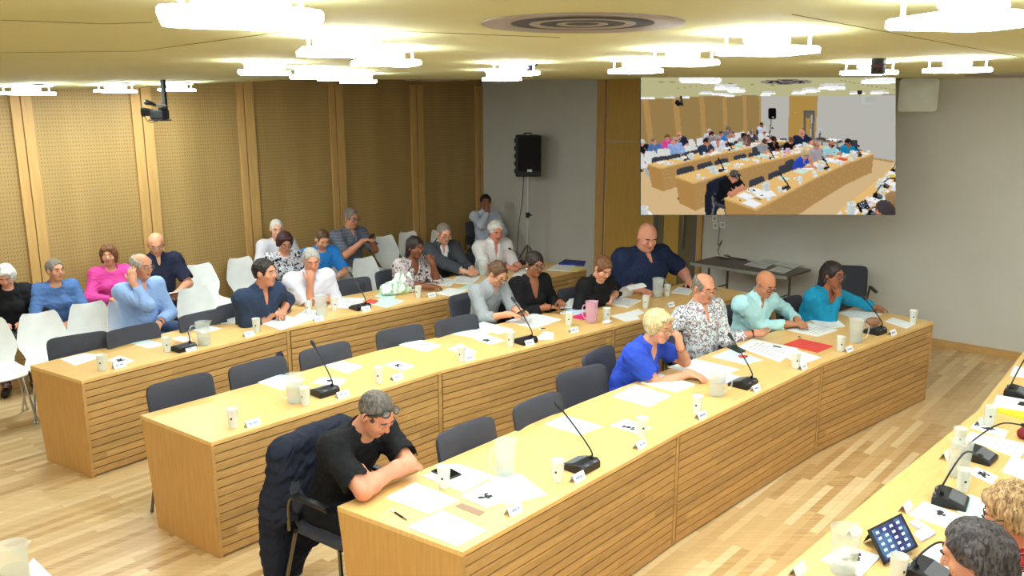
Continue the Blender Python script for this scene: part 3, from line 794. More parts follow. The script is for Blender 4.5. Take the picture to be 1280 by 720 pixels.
def person(label, head, phi, skinc, hair, top, lean=12, side=0, s=1.0, g=1.0, bel=1.0, seat=.46, hy=0, hp=12, hr=0, R=None, L=None, legs=None,
           pants=(40, 42, 55), shoes=(30, 28, 28), glasses=None, brow=(60, 50, 40), fem=False, vox=.0085, hs=1.0, turn=0, z0=0, watch=None, earring=False, chairk=None, seed=1, group=None, chf=.03, chair_label=None, spine=1.0):
    ph = math.radians(phi)
    f = np.array([math.cos(ph), math.sin(ph), 0]); r = np.array([math.sin(ph), -math.cos(ph), 0]); u = np.array([0, 0, 1.])
    s_ = s
    def rotv(ang, axis_side=0):
        a = math.radians(ang); b = math.radians(side)
        return nrm(u*math.cos(a)*math.cos(b)+f*math.sin(a)+r*math.sin(b)*math.cos(a))
    up1 = rotv(lean*.6); up2 = rotv(lean*1.2); up3 = rotv(lean*1.2+10)
    P = np.array([0, 0, seat+.085])
    lum = P+up1*.17*s*spine; ch = lum+up2*.16*s*spine; nb = ch+up2*.175*s*spine
    hf = nrm(f*math.cos(math.radians(hy))-r*math.sin(math.radians(hy)))   # yaw: + is to the person's left
    hr_ = np.cross(hf, u); a = math.radians(hp)
    F_ = hf*math.cos(a)-u*math.sin(a); U_ = u*math.cos(a)+hf*math.sin(a)
    b = math.radians(hr); U2 = U_*math.cos(b)+hr_*math.sin(b); R2 = hr_*math.cos(b)-U_*math.sin(b); U_, R_ = U2, R2
    HR = np.stack([R_, F_, U_], 1)
    hc = nb+up3*.068*s+U_*.092*s+F_*.020*s
    tgt = at(head[0], head[1], hc[2]); sh = np.array([tgt.x-hc[0], tgt.y-hc[1], 0])
    P, lum, ch, nb, hc = [q+sh for q in (P, lum, ch, nb, hc)]
    base = np.array([P[0], P[1], 0])
    # shoulders
    ta = math.radians(turn); tr = r*math.cos(ta)+f*math.sin(ta); tr = nrm(tr-up2*(tr@up2)); tf = np.cross(up2, tr)
    TR = np.stack([tr, tf, up2], 1)
    shw = (.158 if fem else .176)*s*(1+.35*(g-1))
    Sx = {1: nb-up2*.055*s+tr*shw, -1: nb-up2*.055*s-tr*shw}
    hs_ = hs*s*1.0
    torso = [E(P+u*.01, np.stack([r, f, u], 1), (.165*s*g, .125*s*g, .105*s), .03),
             E(lum+tf*.01*bel, TR, (.142*s*g, (.105*s*g)*bel, .15*s), .05),
             E(ch, TR, (.160*s*g*(.93 if fem else 1), .108*s*g, .185*s), .05),
             C(Sx[1]-tr*.015, Sx[-1]+tr*.015, .062*s*(.5+.5*g), None, .05),
             C(nb-up2*.03*s, nb+up3*.045*s, .066*s*(.6+.4*g), .05*s, .035)]
    if fem:
        for sx in (-1, 1): torso.append(E(ch+tf*.085*s*g+tr*sx*.065*s-up2*.01*s, TR, (.06*s*g, .055*s*g, .06*s), .03))
    for sx in (-1, 1): torso.append(C(ch+tr*sx*.10*s*g+up2*.03*s, nb-up2*.06*s+tr*sx*(.9*shw), .062*s*(.5+.5*g), .055*s*(.5+.5*g), .05))
    if bel > 1.15: torso.append(E(lum+tf*.07*bel*s-up1*.02, TR, (.13*s*g, .10*s*bel, .12*s), .05))
    # arms
    def pt(q):
        if q is None: return None
        if len(q) == 4: return base+r*q[1]+f*q[2]+u*q[3]             # ('l',x,y,z)
        p = at(*q); return np.array([p.x, p.y, p.z])
    arms = {}; hands = []
    for sx, A in ((1, R), (-1, L)):
        A = A or {}
        W = pt(A['w']) if 'w' in A else base+r*sx*.12+f*.30+u*(seat+.19)
        pole = pt(A['e']) if 'e' in A else base+r*sx*.42*(.5+.5*g)+f*.12+u*.42
        S0 = Sx[sx]
        l1, l2 = .285*s, .25*s
        if A.get('stretch'): l1 = np.linalg.norm(pole-S0); Eb = pole
        else: Eb, W = ik(S0, W, l1, l2, pole)
        gg = .55+.45*g
        arms[sx] = (S0, Eb, W, gg)
        fd = nrm(W-Eb)
        hd = nrm(A['d'][0]*r+A['d'][1]*f+A['d'][2]*u) if 'd' in A else (nrm(fd*np.array([1, 1, .25])) if W[2] < .95 and W[2] > .7 else fd)
        hn = nrm(A['n'][0]*r+A['n'][1]*f+A['n'][2]*u) if 'n' in A else (u if abs(hd[2]) < .7 else nrm((W-hc)*np.array([1, 1, 0])))
        hands += [('h', sx, W, hd, hn, A.get('curl', .35), A.get('grip', 0))]
    armp = {sx: [C(a[0], a[1], .054*s*a[3], .040*s*a[3], .03), C(a[1], a[1]+(a[2]-a[1])*.3, .040*s*a[3], .041*s*a[3], .02), C(a[1]+(a[2]-a[1])*.3, a[2], .041*s*a[3], .026*s*(.6+.4*a[3]), .02)] for sx, a in arms.items()}
    # legs
    Lg = []; feet = []
    for sx in (1, -1):
        hip = P+r*sx*.085*s*g-u*.01
        kx, ky, kz, ax_, ay_ = (.11, .41, seat+.055, .12, .27) if not legs else legs[0 if sx == 1 else 1]
        kn = base+r*sx*kx+f*ky*s+u*kz; an = base+r*sx*ax_+f*ay_*s+u*.09
        Lg.append((hip, kn, an)); feet.append((an, nrm(f+r*sx*.15)))
    legp = []
    for hip, kn, an in Lg: legp += [C(hip, kn, .085*s*g, .058*s, .03), C(kn, kn+(an-kn)*.35, .056*s, .052*s, .02), C(kn+(an-kn)*.35, an, .052*s, .034*s, .02)]
    footp = []
    for an, fd in feet: footp += [C(an-u*.03-fd*.03, an-u*.055+fd*.13, .034, .026, .02)]
    # head
    def hp_(x, y, z): return hc+R_*x*hs_+F_*y*hs_+U_*z*hs_
    headp = [C(nb+up3*.0, hc-U_*.065*hs_-F_*.018, .053*s*(.6+.4*g)*(.9 if fem else 1), .050*s*(.7+.3*g)*(.9 if fem else 1), .02),
             E(hp_(0, -.012, .028), HR, tuple(x*hs_ for x in (.074, .093, .084)), .01),
             E(hp_(0, .024, -.035), HR, tuple(x*hs_ for x in (.058*(.85+.15*g), .066, .080)), .025),
             E(hp_(0, .062, -.088), HR, tuple(x*hs_ for x in (.026, .020, .018)), .02),
             C(hp_(-.03, .076, .030), hp_(.03, .076, .030), .012*hs_, None, .012),
             C(hp_(0, .085, .016), hp_(0, .104, -.016), .0075*hs_, .0125*hs_, .008),
             C(hp_(-.011, .09, -.020), hp_(.011, .09, -.020), .0085*hs_, None, .006),
             E(hp_(-.038, .062, -.022), HR, (.022*hs_, .02*hs_, .02*hs_), .02), E(hp_(.038, .062, -.022), HR, (.022*hs_, .02*hs_, .02*hs_), .02)]
    if g > 1.2: headp += [E(hp_(0, .02, -.085), HR, (.065*hs_, .06*hs_, .035*hs_), .03)]
    for sx in (-1, 1): headp.append(E(hp_(sx*.076, -.004, -.004), HR, (.010*hs_, .019*hs_, .031*hs_), .006))
    hnd = []
    for (_, sx, W, hd, hn, cu, gr) in hands: hnd += hand_prims(W, hd, hn, -1 if sx == 1 else 1, s*(.96 if fem else 1.02), cu, vox, grip=gr)
    allp = torso+armp[1]+armp[-1]+headp+hnd+legp+footp
    Fd = field_for(allp, vox); run(Fd, torso); run(Fd, armp[1]); run(Fd, armp[-1]); run(Fd, legp); run(Fd, footp)
    run(Fd, headp)
    for sx in (-1, 1): Fd.ell(hp_(sx*.031, .100, .008), HR, (.014*hs_, .016*hs_, .010*hs_), .008, sub=True)
    for sx in (-1, 1): Fd.ell(hp_(sx*.031, .080, .008), HR, (.0135*hs_, .0115*hs_, .0115*hs_), .002)
    run(Fd, hnd)
    V, Q = Fd.mesh()
    body = np_obj('person', V, Q, skin('skin_%d_%d_%d' % skinc, skinc), base)
    tag(body, label, 'person', group); FIG.append((body, base, phi))
    O = base
    # clothing layers
    def neck_cut(Fs, kind, depth):
        a = nb+up3*.0+tf*.0
        if kind == 'crew': Fs.cone(nb+up3*.035*s, nb+up3*.2*s, .062*s*(.7+.3*g), .075*s, .006, True); Fs.ell(nb+tf*.05*s+up2*.012, TR, (.058*s, .05*s, .035*s), .01, True)
        elif kind == 'v':
            Fs.cone(nb+up3*.04*s, nb+up3*.2*s, .066*s*(.7+.3*g), .075*s, .006, True)
            top_ = nb+tf*.075*s+up2*.0; bot_ = ch+tf*(.125*s*g+(.03 if fem else 0))+up2*(.05-depth)*s
            Fs.cone(top_, bot_, .058*s, .004, .006, True)
        elif kind == 'collar':
            Fs.cone(nb+up3*.055*s, nb+up3*.2*s, .055*s*(.7+.3*g), .07*s, .004, True)
            top_ = nb+tf*.085*s+up2*.03; bot_ = ch+tf*.13*s*g+up2*(.08-depth)*s
            Fs.cone(top_, bot_, .036*s, .004, .004, True)
    for li, ly in enumerate(top):
        nm, m_, off, slv, nk, dep = ly['n'], ly['m'], ly.get('o', .013), ly.get('s', 2), ly.get('k', 'crew'), ly.get('dep', 0)
        pr = [(p[0], p[1], p[2], p[3], p[4]) for p in torso]
        Fs = field_for(torso+armp[1]+armp[-1], vox, .07)
        run(Fs, torso, off)
        # cloth drape hangs a little off the belly
        for sx in (1, -1):
            S0, Eb, W, gg = arms[sx]; fl = ly.get('flare', .008)
            if slv <= 1:
                e = S0+(Eb-S0)*slv; Fs.cone(S0, e, .053*s*gg+off, .045*s*gg+off+fl, .05)
                dirn = nrm(Eb-S0); cutc = e+dirn*.05*s*gg
                Fs.cone(e+dirn*.058*s, e+dirn*.13*s, .085*s, .085*s, .0, True) if True else None
            else:
                Fs.cone(S0, Eb, .052*s*gg+off, .044*s*gg+off+.004, .05)
                e = Eb+(W-Eb)*(slv-1)
                Fs.cone(Eb, e, .044*s*gg+off+.003, (.042-.012*(slv-1))*s*gg+off+.003, .02)
                dirn = nrm(W-Eb)
                if slv < 1.95: Fs.cone(e+dirn*.05, e+dirn*.1, .058*s, .058*s, 0, True)
                else: Fs.cone(W+dirn*.058, W+dirn*.10, .06*s, .06*s, 0, True)
        Fs.noise(ly.get('w', .0035)*.9, 24, seed+li); Fs.noise(.0030, 55, seed+li+50)
        if nk == 'collar' or ly.get('collar'):
            for sx in (-1, 1):
                A_ = nb-tf*.055*s+up3*.045*s; B_ = nb+tr*sx*.066*s*(.7+.3*g)+up3*.036*s; C_ = nb+tf*.085*s+tr*sx*.032*s-up2*.012*s
                Fs.cone(A_, B_, .011, .012, .006); Fs.cone(B_, C_, .013, .014, .006); Fs.cone(C_, C_-up2*.03*s+tr*sx*.02*s+tf*.012, .012, .005, .006)
        if nk: neck_cut(Fs, nk, dep)
        q = Fs.mesh()
        if q: np_obj(nm, q[0], q[1], m_, O, body)
    pm = pants if not isinstance(pants, tuple) else fabric('trousers_%d_%d_%d' % pants, pants)
    hip_p = [E(P+u*.005, np.stack([r, f, u], 1), (.165*s*g+.006, .125*s*g+.006, .10*s), .03)]+legp
    Fs = field_for(hip_p, vox*1.25); run(Fs, hip_p, .010); Fs.noise(.003, 24, seed+9)
    q = Fs.mesh(); np_obj('trousers', q[0], q[1], pm, O, body)
    ms = mat('shoe_%d_%d_%d' % shoes, shoes, .4)
    for (an, fd) in feet:
        pr = [C(an-u*.045-fd*.045, an-u*.055+fd*.14, .042, .034, .02)]
        Fs = field_for(pr, .011); run(Fs, pr); Fs.op(an-.3, an+.3, lambda X, Y, Z: (Z-.004)*1.0+0*X+0*Y, 0, True) if False else None
        q = Fs.mesh()
        Vv = q[0]; Vv[:, 2] = np.maximum(Vv[:, 2], .002); np_obj('shoe', Vv, q[1], ms, O, body)
    # hair
    if hair:
        st, hm = hair
        hv = min(vox, .007)
        pr = [E(hp_(0, -.014, .030), HR, tuple(x*hs_ for x in (.083, .101, .094)), .01)]
        cuts = []
        if st == 'crop': pr = [E(hp_(0, -.014, .029), HR, tuple(x*hs_ for x in (.078, .097, .088)), .01)]
        if st in ('bob', 'fluffy'):
            pr = [E(hp_(0, -.016, .030), HR, tuple(x*hs_ for x in (.089, .104, .100)), .01)]
            zl = -.075 if st == 'bob' else -.04
            for sx in (-1, 1): pr.append(C(hp_(sx*.068, -.01, .02), hp_(sx*.068, -.012, zl), .026*hs_, .022*hs_, .03))
            pr.append(C(hp_(0, -.07, .0), hp_(0, -.07, zl), .05*hs_, .035*hs_, .03))
            pr.append(C(hp_(-.04, .066, .082), hp_(.045, .064, .080), .020*hs_, .018*hs_, .02))
        if st == 'long':
            for sx in (-1, 1): pr.append(C(hp_(sx*.06, -.03, .0), hp_(sx*.055, -.05, -.13), .032*hs_, .026*hs_, .03))
            pr.append(C(hp_(0, -.07, .0), hp_(0, -.085, -.17), .055*hs_, .045*hs_, .04))
        if st == 'bun': pr.append(E(hp_(0, -.10, .045), HR, (.038*hs_, .034*hs_, .034*hs_), .01)); pr.append(C(hp_(0, -.07, .0), hp_(0, -.07, -.04), .045*hs_, .03*hs_, .02))
        if st in ('short', 'crop', 'wavy'): pr.append(C(hp_(0, -.072, .0), hp_(0, -.068, -.035), .042*hs_, .034*hs_, .02))
        if st == 'full':
            for sx in (-1, 1): pr.append(C(hp_(sx*.072, -.01, .03), hp_(sx*.070, -.02, -.028), .026*hs_, .02*hs_, .03))
            pr.append(C(hp_(0, -.07, .0), hp_(0, -.07, -.06), .06*hs_, .045*hs_, .03))
        if st == 'wavy':
            for sx in (-1, 1): pr.append(E(hp_(sx*.07, -.02, .03), HR, (.024*hs_, .05*hs_, .05*hs_), .02))
        Fs = field_for(pr, hv, .03); run(Fs, pr); Fs.noise(.0038 if st != 'crop' else .0022, 75, seed+3); Fs.noise(.002, 150, seed+4)
        # open the face
        if st in ('bob', 'fluffy', 'long', 'bun'):
            Fs.ell(hp_(0, .10, -.035), HR, (.064*hs_, .085*hs_, .105*hs_), .008, True)
        else:
            Fs.ell(hp_(0, .115, -.014), HR, (.090*hs_, .090*hs_, .108*hs_), .008, True)
        if st in ('short', 'crop', 'wavy', 'ring', 'bald'):
            Fs.cone(hp_(0, .05, -.09), hp_(0, -.01, -.13), .075*hs_, .095*hs_, .01, True)
            for sx in (-1, 1): Fs.ell(hp_(sx*.085, .008, -.022), HR, (.03*hs_, .032*hs_, .045*hs_), .008, True)
        if st == 'ring': Fs.ell(hp_(0, .025, .115), HR, (.080*hs_, .115*hs_, .085*hs_), .006, True)
        Fs.noise(.003, 85, seed+6)
        q = Fs.mesh()
        if q and st != 'bald': np_obj('hair', q[0], q[1], hm, O, body)
    o3 = lambda x, y, z: tuple(hp_(x, y, z)-O)
    Rm = Matrix(HR.tolist())
    bm_ = mat('brow_%d_%d_%d' % brow, brow, .8)
    for sx in (-1, 1):
        mb = MB(); ez = .0045 if hp < 18 else .0022; zc_ = .006 if hp < 18 else .0005; mb.ball(o3(sx*.031, .0835, zc_), (.0105*hs_, .0098*hs_, ez*hs_), 6, 0, Rm); mb.ball(o3(sx*.031, .0903, zc_), (.0048*hs_, .0036*hs_, ez*.96*hs_), 5, 1, Rm)
        mb.build('eye', None, body, True, mats=[mat('eye_white', (196, 176, 164), .4), mat('eye_iris', (50, 36, 28), .3)])
        mb = MB(); mb.tube([o3(sx*.014, .0905, .031), o3(sx*.031, .0905, .036), o3(sx*.048, .081, .030)], [.0035*hs_, .0045*hs_, .003*hs_], 6)
        mb.build('eyebrow', bm_, body, True)
    mb = MB(); mb.ball(o3(0, .0855, -.050), (.021*hs_, .008*hs_, .0045*hs_), 6, 0, Rm); mb.ball(o3(0, .0845, -.058), (.017*hs_, .0085*hs_, .0048*hs_), 6, 0, Rm)
    lc = (int(skinc[0]*.86), int(skinc[1]*.66), int(skinc[2]*.66)); mb.build('lips', mat('lips_%d_%d_%d' % lc, lc, .5), body, True)
    if glasses:
        up_ = glasses == 'up'
        gm = mat('frame_dark', (30, 26, 26), .35) if glasses in ('dark', 'up') else mat('frame_thin', (130, 112, 92), .3, .8)
        dy, dz = (0, 0) if not up_ else (-.012, .082)
        def gp(x, y, z):
            if up_:
                a_ = math.radians(47); yy, zz = y*.93+.012, z-.02
                return o3(x, yy*math.cos(a_)-zz*math.sin(a_)-.012, yy*math.sin(a_)+zz*math.cos(a_)+.02+.004)
            return o3(x, y, z)
        mb = MB()
        for sx in (-1, 1):
            ring = [gp(sx*.034+.023*math.cos(t), .103-.010*abs(math.cos(t))*(1 if math.cos(t)*sx > 0 else 0), .006+.018*math.sin(t)) for t in [2*PI*k/16 for k in range(17)]]
            mb.tube(ring, .0034 if up_ else .0024*hs_ if glasses != 'thin' else .0017, 6)
            mb.tube([gp(sx*.056, .098, .01), gp(sx*.078, .05, .012), gp(sx*.084, -.005, .010), gp(sx*.082, -.03, -.012)], .0034 if up_ else .002, 6)
        mb.tube([gp(-.012, .105, .01), gp(0, .108, .012), gp(.012, .105, .01)], .0022, 6)
        g_ = mb.build('glasses', gm, body, True)
        for sx in (-1, 1):
            mb = MB(); Vv = [gp(sx*.034+.021*math.cos(t), .102, .006+.016*math.sin(t)) for t in [2*PI*k/14 for k in range(14)]]
            mb.add(Vv, [tuple(range(14))]); mb.build('lens', (MATS.get('lens_grey') or plastic_clear('lens_grey', (120, 128, 134), .55)) if up_ else (MATS.get('lens_glass') or plastic_clear('lens_glass', (190, 200, 205), .12)), g_)
        pass
    if watch:
        for sx in ([watch] if watch in (1, -1) else (1, -1)):
            S0, Eb, W, gg = arms[sx]; d_ = nrm(W-Eb); c0 = W-d_*.025-O
            mb = MB(); mb.tube([tuple(c0-d_*.010), tuple(c0+d_*.010)], .0315*s*(.6+.4*gg), 16); mb.build('wristband', M_BLACK2, body, True)
    if earring:
        for sx in (-1, 1):
            mb = MB(); mb.tube([o3(sx*.083+.0*t, -.004+.012*math.cos(t), -.052+.016*math.sin(t)) for t in [2*PI*k/12 for k in range(13)]], .0018, 5); mb.build('earring', M_CHROME, body, True)
    if chairk: chair(chairk, base[0]+f[0]*chf, base[1]+f[1]*chf, phi, chair_label)
    ph_ = proj(hc); print('%-28s base %.2f %.2f head z %.2f hands %s' % (label[:28], base[0], base[1], hc[2], [tuple(int(x) for x in proj(arms[k][2])) for k in (1, -1)]))
    return dict(body=body, base=base, f=f, r=r, u=u, arms=arms, hc=hc, hp=hp_, HR=HR, ch=ch, nb=nb, P=P)
# ------------------------------------------------------------------ the people
def FC(k, u, v): return facing(k, at(u, v, 1.2))
SK1, SK2, SK3, SK4, SK5 = (214, 160, 128), (205, 148, 118), (150, 102, 74), (126, 84, 60), (222, 170, 142)
H_IRON = hairmat('hair_iron', (62, 54, 48), (112, 104, 96)); H_GREY = hairmat('hair_grey', (96, 88, 80), (140, 132, 122)); H_WHITE = hairmat('hair_white', (188, 184, 178), (226, 224, 220)); H_SILVER = hairmat('hair_silver', (140, 136, 130), (186, 182, 174))
H_DARK = hairmat('hair_dark', (26, 20, 20), (52, 40, 38)); H_BROWN = hairmat('hair_brown', (66, 46, 32), (104, 74, 50)); H_BLOND = hairmat('hair_blond', (170, 146, 100), (224, 206, 162))
H_BURG = hairmat('hair_burgundy', (46, 24, 28), (74, 38, 40)); H_AUB = hairmat('hair_auburn', (92, 58, 38), (130, 88, 56)); H_DBLOND = hairmat('hair_dark_blond', (104, 74, 44), (206, 168, 118)); H_SALT = hairmat('hair_pepper', (30, 24, 28), (96, 88, 88))
def T(rgb, **k): n = k.pop('name', 'shirt'); return dict(n=n, m=fabric('cloth_%d_%d_%d' % rgb, rgb), **k)
WHITE_C = (226, 228, 232)
# front row
p1 = person('man in black T-shirt, glasses pushed up, arms folded on the front row desk', (470, 517), FC(3, 470, 517)+8-2, SK2, ('crop', H_IRON), [T((24, 24, 27), s=.78, k='crew', flare=.014, w=.005)],
    lean=25, hp=36, hy=-2, s=1.03, g=1.04, R=dict(w=(494, 586, .83), e=(441, 626, .80), n=(0, .2, 1), d=(-.9, .5, .05), curl=.3), L=dict(w=(462, 600, .84), e=(520, 598, .80), d=(.75, -.35, .55), n=(-.1, .9, .5), curl=.5),
    glasses='up', vox=.0062, chf=.085, pants=(26, 27, 32), seed=3, chairk='dark', chair_label='dark chair of the man in the black T-shirt, a jacket over its back', brow=(80, 70, 60))
p2 = person('woman in royal blue T-shirt with short blonde hair, chin on her hand', (823, 408), FC(3, 823, 408)+14-4, SK1, ('fluffy', H_BLOND), [T((50, 80, 196), s=.62, k='v', dep=.05, flare=.012, w=.005)],
    lean=23, hp=14, hy=-12, s=1.0, g=1.02, fem=True, R=dict(w=(862, 467, .80), e=(806, 470, .80), n=(0, .1, 1), d=(.1, .95, -.05), curl=.35), L=dict(w=(850, 433, .98), e=(860, 456, .78), d=(.1, -.2, .9), n=(.1, .9, .1), curl=.6),
    glasses='thin', vox=.0065, pants=(30, 32, 44), watch=-1, seed=5, chairk='dark', chair_label='dark chair under the woman in the royal blue T-shirt', brow=(150, 120, 80))
FLOR = fabric('print_shirt', (222, 226, 228), 'floral', (96, 104, 120), (190, 150, 156), 30.0)
p3 = person('balding man in white printed shirt leaning back, palm open on the desk', (880, 360), FC(3, 880, 360)-2-10, SK2, ('ring', H_GREY), [dict(n='shirt', m=FLOR, s=1.55, k='collar', dep=.09, w=.005)],
    lean=2, hp=14, hy=-8, side=4, s=1.03, g=1.1, bel=1.1, R=dict(w=('l', .36, -.12, .62), e=('l', .48, -.02, .80)), L=dict(w=(944, 416, .80), e=(912, 420, .78), n=(-.4, 0, -.9), d=(-.1, .95, .1), curl=.35),
    glasses='thin', vox=.007, pants=(44, 48, 62), watch=-1, seed=7, chairk='dark', chair_label='dark chair under the man in the white printed shirt')
p4 = person('bald man in pale aqua shirt looking down, hands together on the desk', (957, 355), FC(3, 957, 355)-10, (186, 134, 100), None, [T((176, 222, 228), s=1.85, k='collar', dep=.05, w=.005)],
    lean=15, hp=26, hy=-6, s=1.0, g=1.02, R=dict(w=(984, 405, .80), e=(950, 430, .6)), L=dict(w=(997, 401, .81), e=(1012, 405, .6)),
    glasses='dark', vox=.007, pants=(40, 44, 60), seed=8, chairk='dark', chair_label='dark chair under the bald man in the aqua shirt')
p5 = person('woman in turquoise jumper with dark hair, hand over her mouth', (1041, 343), FC(3, 1041, 343)+6-4, SK3, ('long', H_DARK), [T((30, 140, 180), s=1.92, k='v', dep=.06, w=.005, flare=.012)],
    lean=17, hp=8, hy=-10, s=1.0, g=1.06, fem=True, R=dict(w=(1047, 369, .98), e=(1034, 394, .80), d=(-.1, .0, .95), n=(.2, .9, .1), curl=.75), L=dict(w=(1092, 384, .80), e=(1068, 378, .80)),
    glasses='dark', vox=.007, pants=(30, 30, 40), earring=True, seed=9, chairk='dark', chair_label='dark chair under the woman in the turquoise jumper')
# middle row
p6 = person('man in grey shirt with brown hair reading the phone in his hands', (622, 342), FC(2, 622, 342)+6-2, SK1, ('short', H_BROWN), [T((150, 154, 158), s=1.42, k='collar', dep=.04, w=.005)],
    lean=16, hp=34, hy=-2, s=.98, g=.94, R=dict(w=(634, 393, .83), d=(-.1, .95, .15)), L=dict(w=(648, 389, .84), d=(.2, .95, .1)),
    glasses='dark', vox=.007, pants=(50, 52, 60), seed=11, chairk='dark', chair_label='dark chair under the man in the grey shirt')
p7 = person('woman in black V-neck jumper and glasses writing, dark hair tied back', (668, 330), FC(2, 668, 330)+2-8, SK3, ('bun', H_DARK), [T((26, 25, 28), s=1.8, k='v', dep=.09, w=.005)],
    lean=10, hp=14, hy=-6, s=1.0, g=1.06, fem=True, R=dict(w=(682, 384, .81)), L=dict(w=(700, 378, .82)),
    glasses='dark', vox=.0075, pants=(30, 30, 36), seed=12, earring=True, chairk='dark', chair_label='dark chair under the woman in the black V-neck jumper')
p8 = person('woman in black sweater with pinned-up brown hair reading an open binder', (754, 335), FC(2, 754, 335)+4-8, SK1, ('bun', H_AUB), [T((24, 24, 27), s=1.35, k='crew', w=.004)],
    lean=14, hp=34, hy=-12, s=.98, g=.97, fem=True, R=dict(w=(738, 374, .81), d=(-.5, .85, .1)), L=dict(w=(764, 373, .81)),
    vox=.0075, pants=(30, 30, 36), seed=13, chairk='dark', chair_label='dark chair under the woman in the black sweater')
p9 = person('very large bald man in navy polo looking down at the end of the middle row', (809, 296), FC(2, 811, 300)-12, (214, 156, 130), None, [T((34, 44, 74), s=.82, k='collar', dep=.02, w=.004, flare=.02)],
    lean=8, hp=26, hy=-16, s=1.2, g=1.72, bel=1.15, hs=1.06, R=dict(w=(800, 362, .80), e=(770, 372, .6)), L=dict(w=(862, 353, .80), e=(884, 352, .6)),
    vox=.0085, pants=(30, 34, 50), seed=14, chairk='dark', chair_label='dark chair almost hidden under the large man in navy')
# back row
p10 = person('man in dark blue shirt with black hair, turned to his left at the back row', (331, 341), FC(1, 331, 341)+16-4, SK2, ('short', H_DARK), [T((48, 60, 84), s=1.5, k='collar', dep=.06, w=.006)],
    lean=17, hp=4, hy=16, s=1.06, g=1.16, R=dict(w=(338, 393, .81)), L=dict(w=(354, 389, .81)),
    vox=.0075, pants=(50, 54, 70), seed=15, chairk='dark', chair_label='dark chair under the man in the dark blue shirt')
p11 = person('grey haired man in white polo with dark sleeve bands, fist at his mouth', (389, 326), FC(1, 389, 326)-8, SK2, ('short', H_SILVER), [T((222, 222, 234), s=.85, k='collar', dep=.05, w=.005, flare=.014)],
    lean=16, hp=18, hy=-12, s=1.03, g=1.1, R=dict(w=(388, 352, 1.0), e=(386, 376, .80), d=(-.1, .05, .95), n=(.2, .9, 0), curl=1.25), L=dict(w=(410, 374, .80), e=(444, 376, .55), d=(.9, .4, 0)),
    vox=.0075, pants=(60, 62, 74), seed=16, chairk='dark', chair_label='dark chair under the man in the white polo')
PAIS = fabric('paisley_blouse', (196, 184, 184), 'blotch', (60, 52, 60), (120, 100, 108), 26.0)
p12 = person('woman in paisley blouse with long dark hair resting chin on hand', (519, 309), FC(1, 519, 309)+10-2, SK4, ('long', H_DARK), [dict(n='blouse', m=PAIS, s=1.2, k='v', dep=.05, w=.006, flare=.02)],
    lean=15, hp=12, hy=-6, s=1.0, g=1.16, fem=True, R=dict(w=('l', .1, .5, .80), e=('l', .35, .35, .8)), L=dict(w=(541, 330, .99), e=(548, 350, .80), d=(.3, -.2, .8), n=(0, .9, .1), curl=.8),
    vox=.008, pants=(34, 30, 36), seed=17, chairk='dark', chair_label='dark chair under the woman in the paisley blouse')
p13 = person('man in dark grey suit, white shirt and glasses writing at the back row', (555, 292), FC(1, 555, 292)+2-8, SK1, ('crop', H_GREY), [T(WHITE_C, o=.011, s=1.9, k='collar', dep=.05, w=.002), T((66, 68, 74), name='jacket', o=.024, s=1.88, k='v', dep=.17, w=.004, collar=False)],
    lean=14, hp=20, hy=-8, s=1.04, g=1.02, R=dict(w=(580, 340, .81)), L=dict(w=(590, 337, .81)),
    glasses='thin', vox=.0078, pants=(60, 62, 68), seed=18, chairk='dark', chair_label='dark chair under the man in the grey suit')
p14 = person('white haired man in white polo at the far end of the back row', (620, 289), FC(1, 620, 289)-10, (206, 142, 120), ('wavy', H_WHITE), [T((230, 226, 230), s=.8, k='collar', dep=.07, w=.005, flare=.014)],
    lean=14, hp=20, hy=-12, s=1.04, g=1.12, R=dict(w=(632, 334, .81)), L=dict(w=(647, 330, .81)),
    vox=.008, pants=(50, 54, 66), seed=19, chairk='dark', chair_label='dark chair under the white haired man in the white polo')
p15 = person('black haired young man in pale shirt in the far corner, hand at his mouth', (607, 253), -62-6, SK3, ('short', H_DARK), [T((204, 212, 230), s=1.85, k='collar', dep=.05, w=.005)],
    lean=8, hp=4, hy=-14, s=1.02, g=.9, R=dict(w=('l', .02, .24, 1.09), e=('l', .22, .26, .86), d=(0, -.1, .95), n=(.2, .9, 0), curl=1.0), L=dict(w=('l', -.1, .36, .70), e=('l', -.3, .2, .7)),
    vox=.009, pants=(40, 44, 60), seed=20, chairk='dark', chair_label='dark chair in the far corner under the young man in the pale shirt')
# audience along the panelled wall
def lap(dx=0.07, y=.26, z=.68): return (dict(w=('l', dx, y, z), e=('l', .32, .08, .75), d=(-.5, .8, -.1), n=(0, .2, 1)), dict(w=('l', -dx, y, z), e=('l', -.32, .08, .75), d=(.5, .8, -.1), n=(0, .2, 1)))
r_, l_ = lap(.10, .27)
SKIRT = fabric('floral_skirt', (74, 64, 78), 'floral', (110, 96, 110), (170, 158, 168), 22.0)
p16 = person('white haired old woman in black top looking at her lap, at the left edge', (7, 345), -52-6, SK5, ('fluffy', H_WHITE), [T((28, 28, 32), s=1.8, k='crew', w=.005)], lean=6, hp=30, hy=-8, s=.91, g=1.02, seat=.44, fem=True, R=r_, L=l_, vox=.008, pants=SKIRT, seed=21, chairk='white', chair_label='white shell chair under the old woman in black')
r_, l_ = lap(.06, .34, .64)
p17 = person('grey haired woman in blue jumper and jeans turning her head sideways', (69, 338), -50-4, SK1, ('short', H_GREY), [T((84, 118, 172), s=1.5, k='crew', w=.005)], lean=8, hp=2, hy=24, s=.91, g=1.06, seat=.43, fem=True, R=r_, L=l_, vox=.008, pants=(70, 104, 150), seed=22, chairk='white', chair_label='white shell chair under the woman in the blue jumper')
r_, l_ = lap(.05, .27, .70)
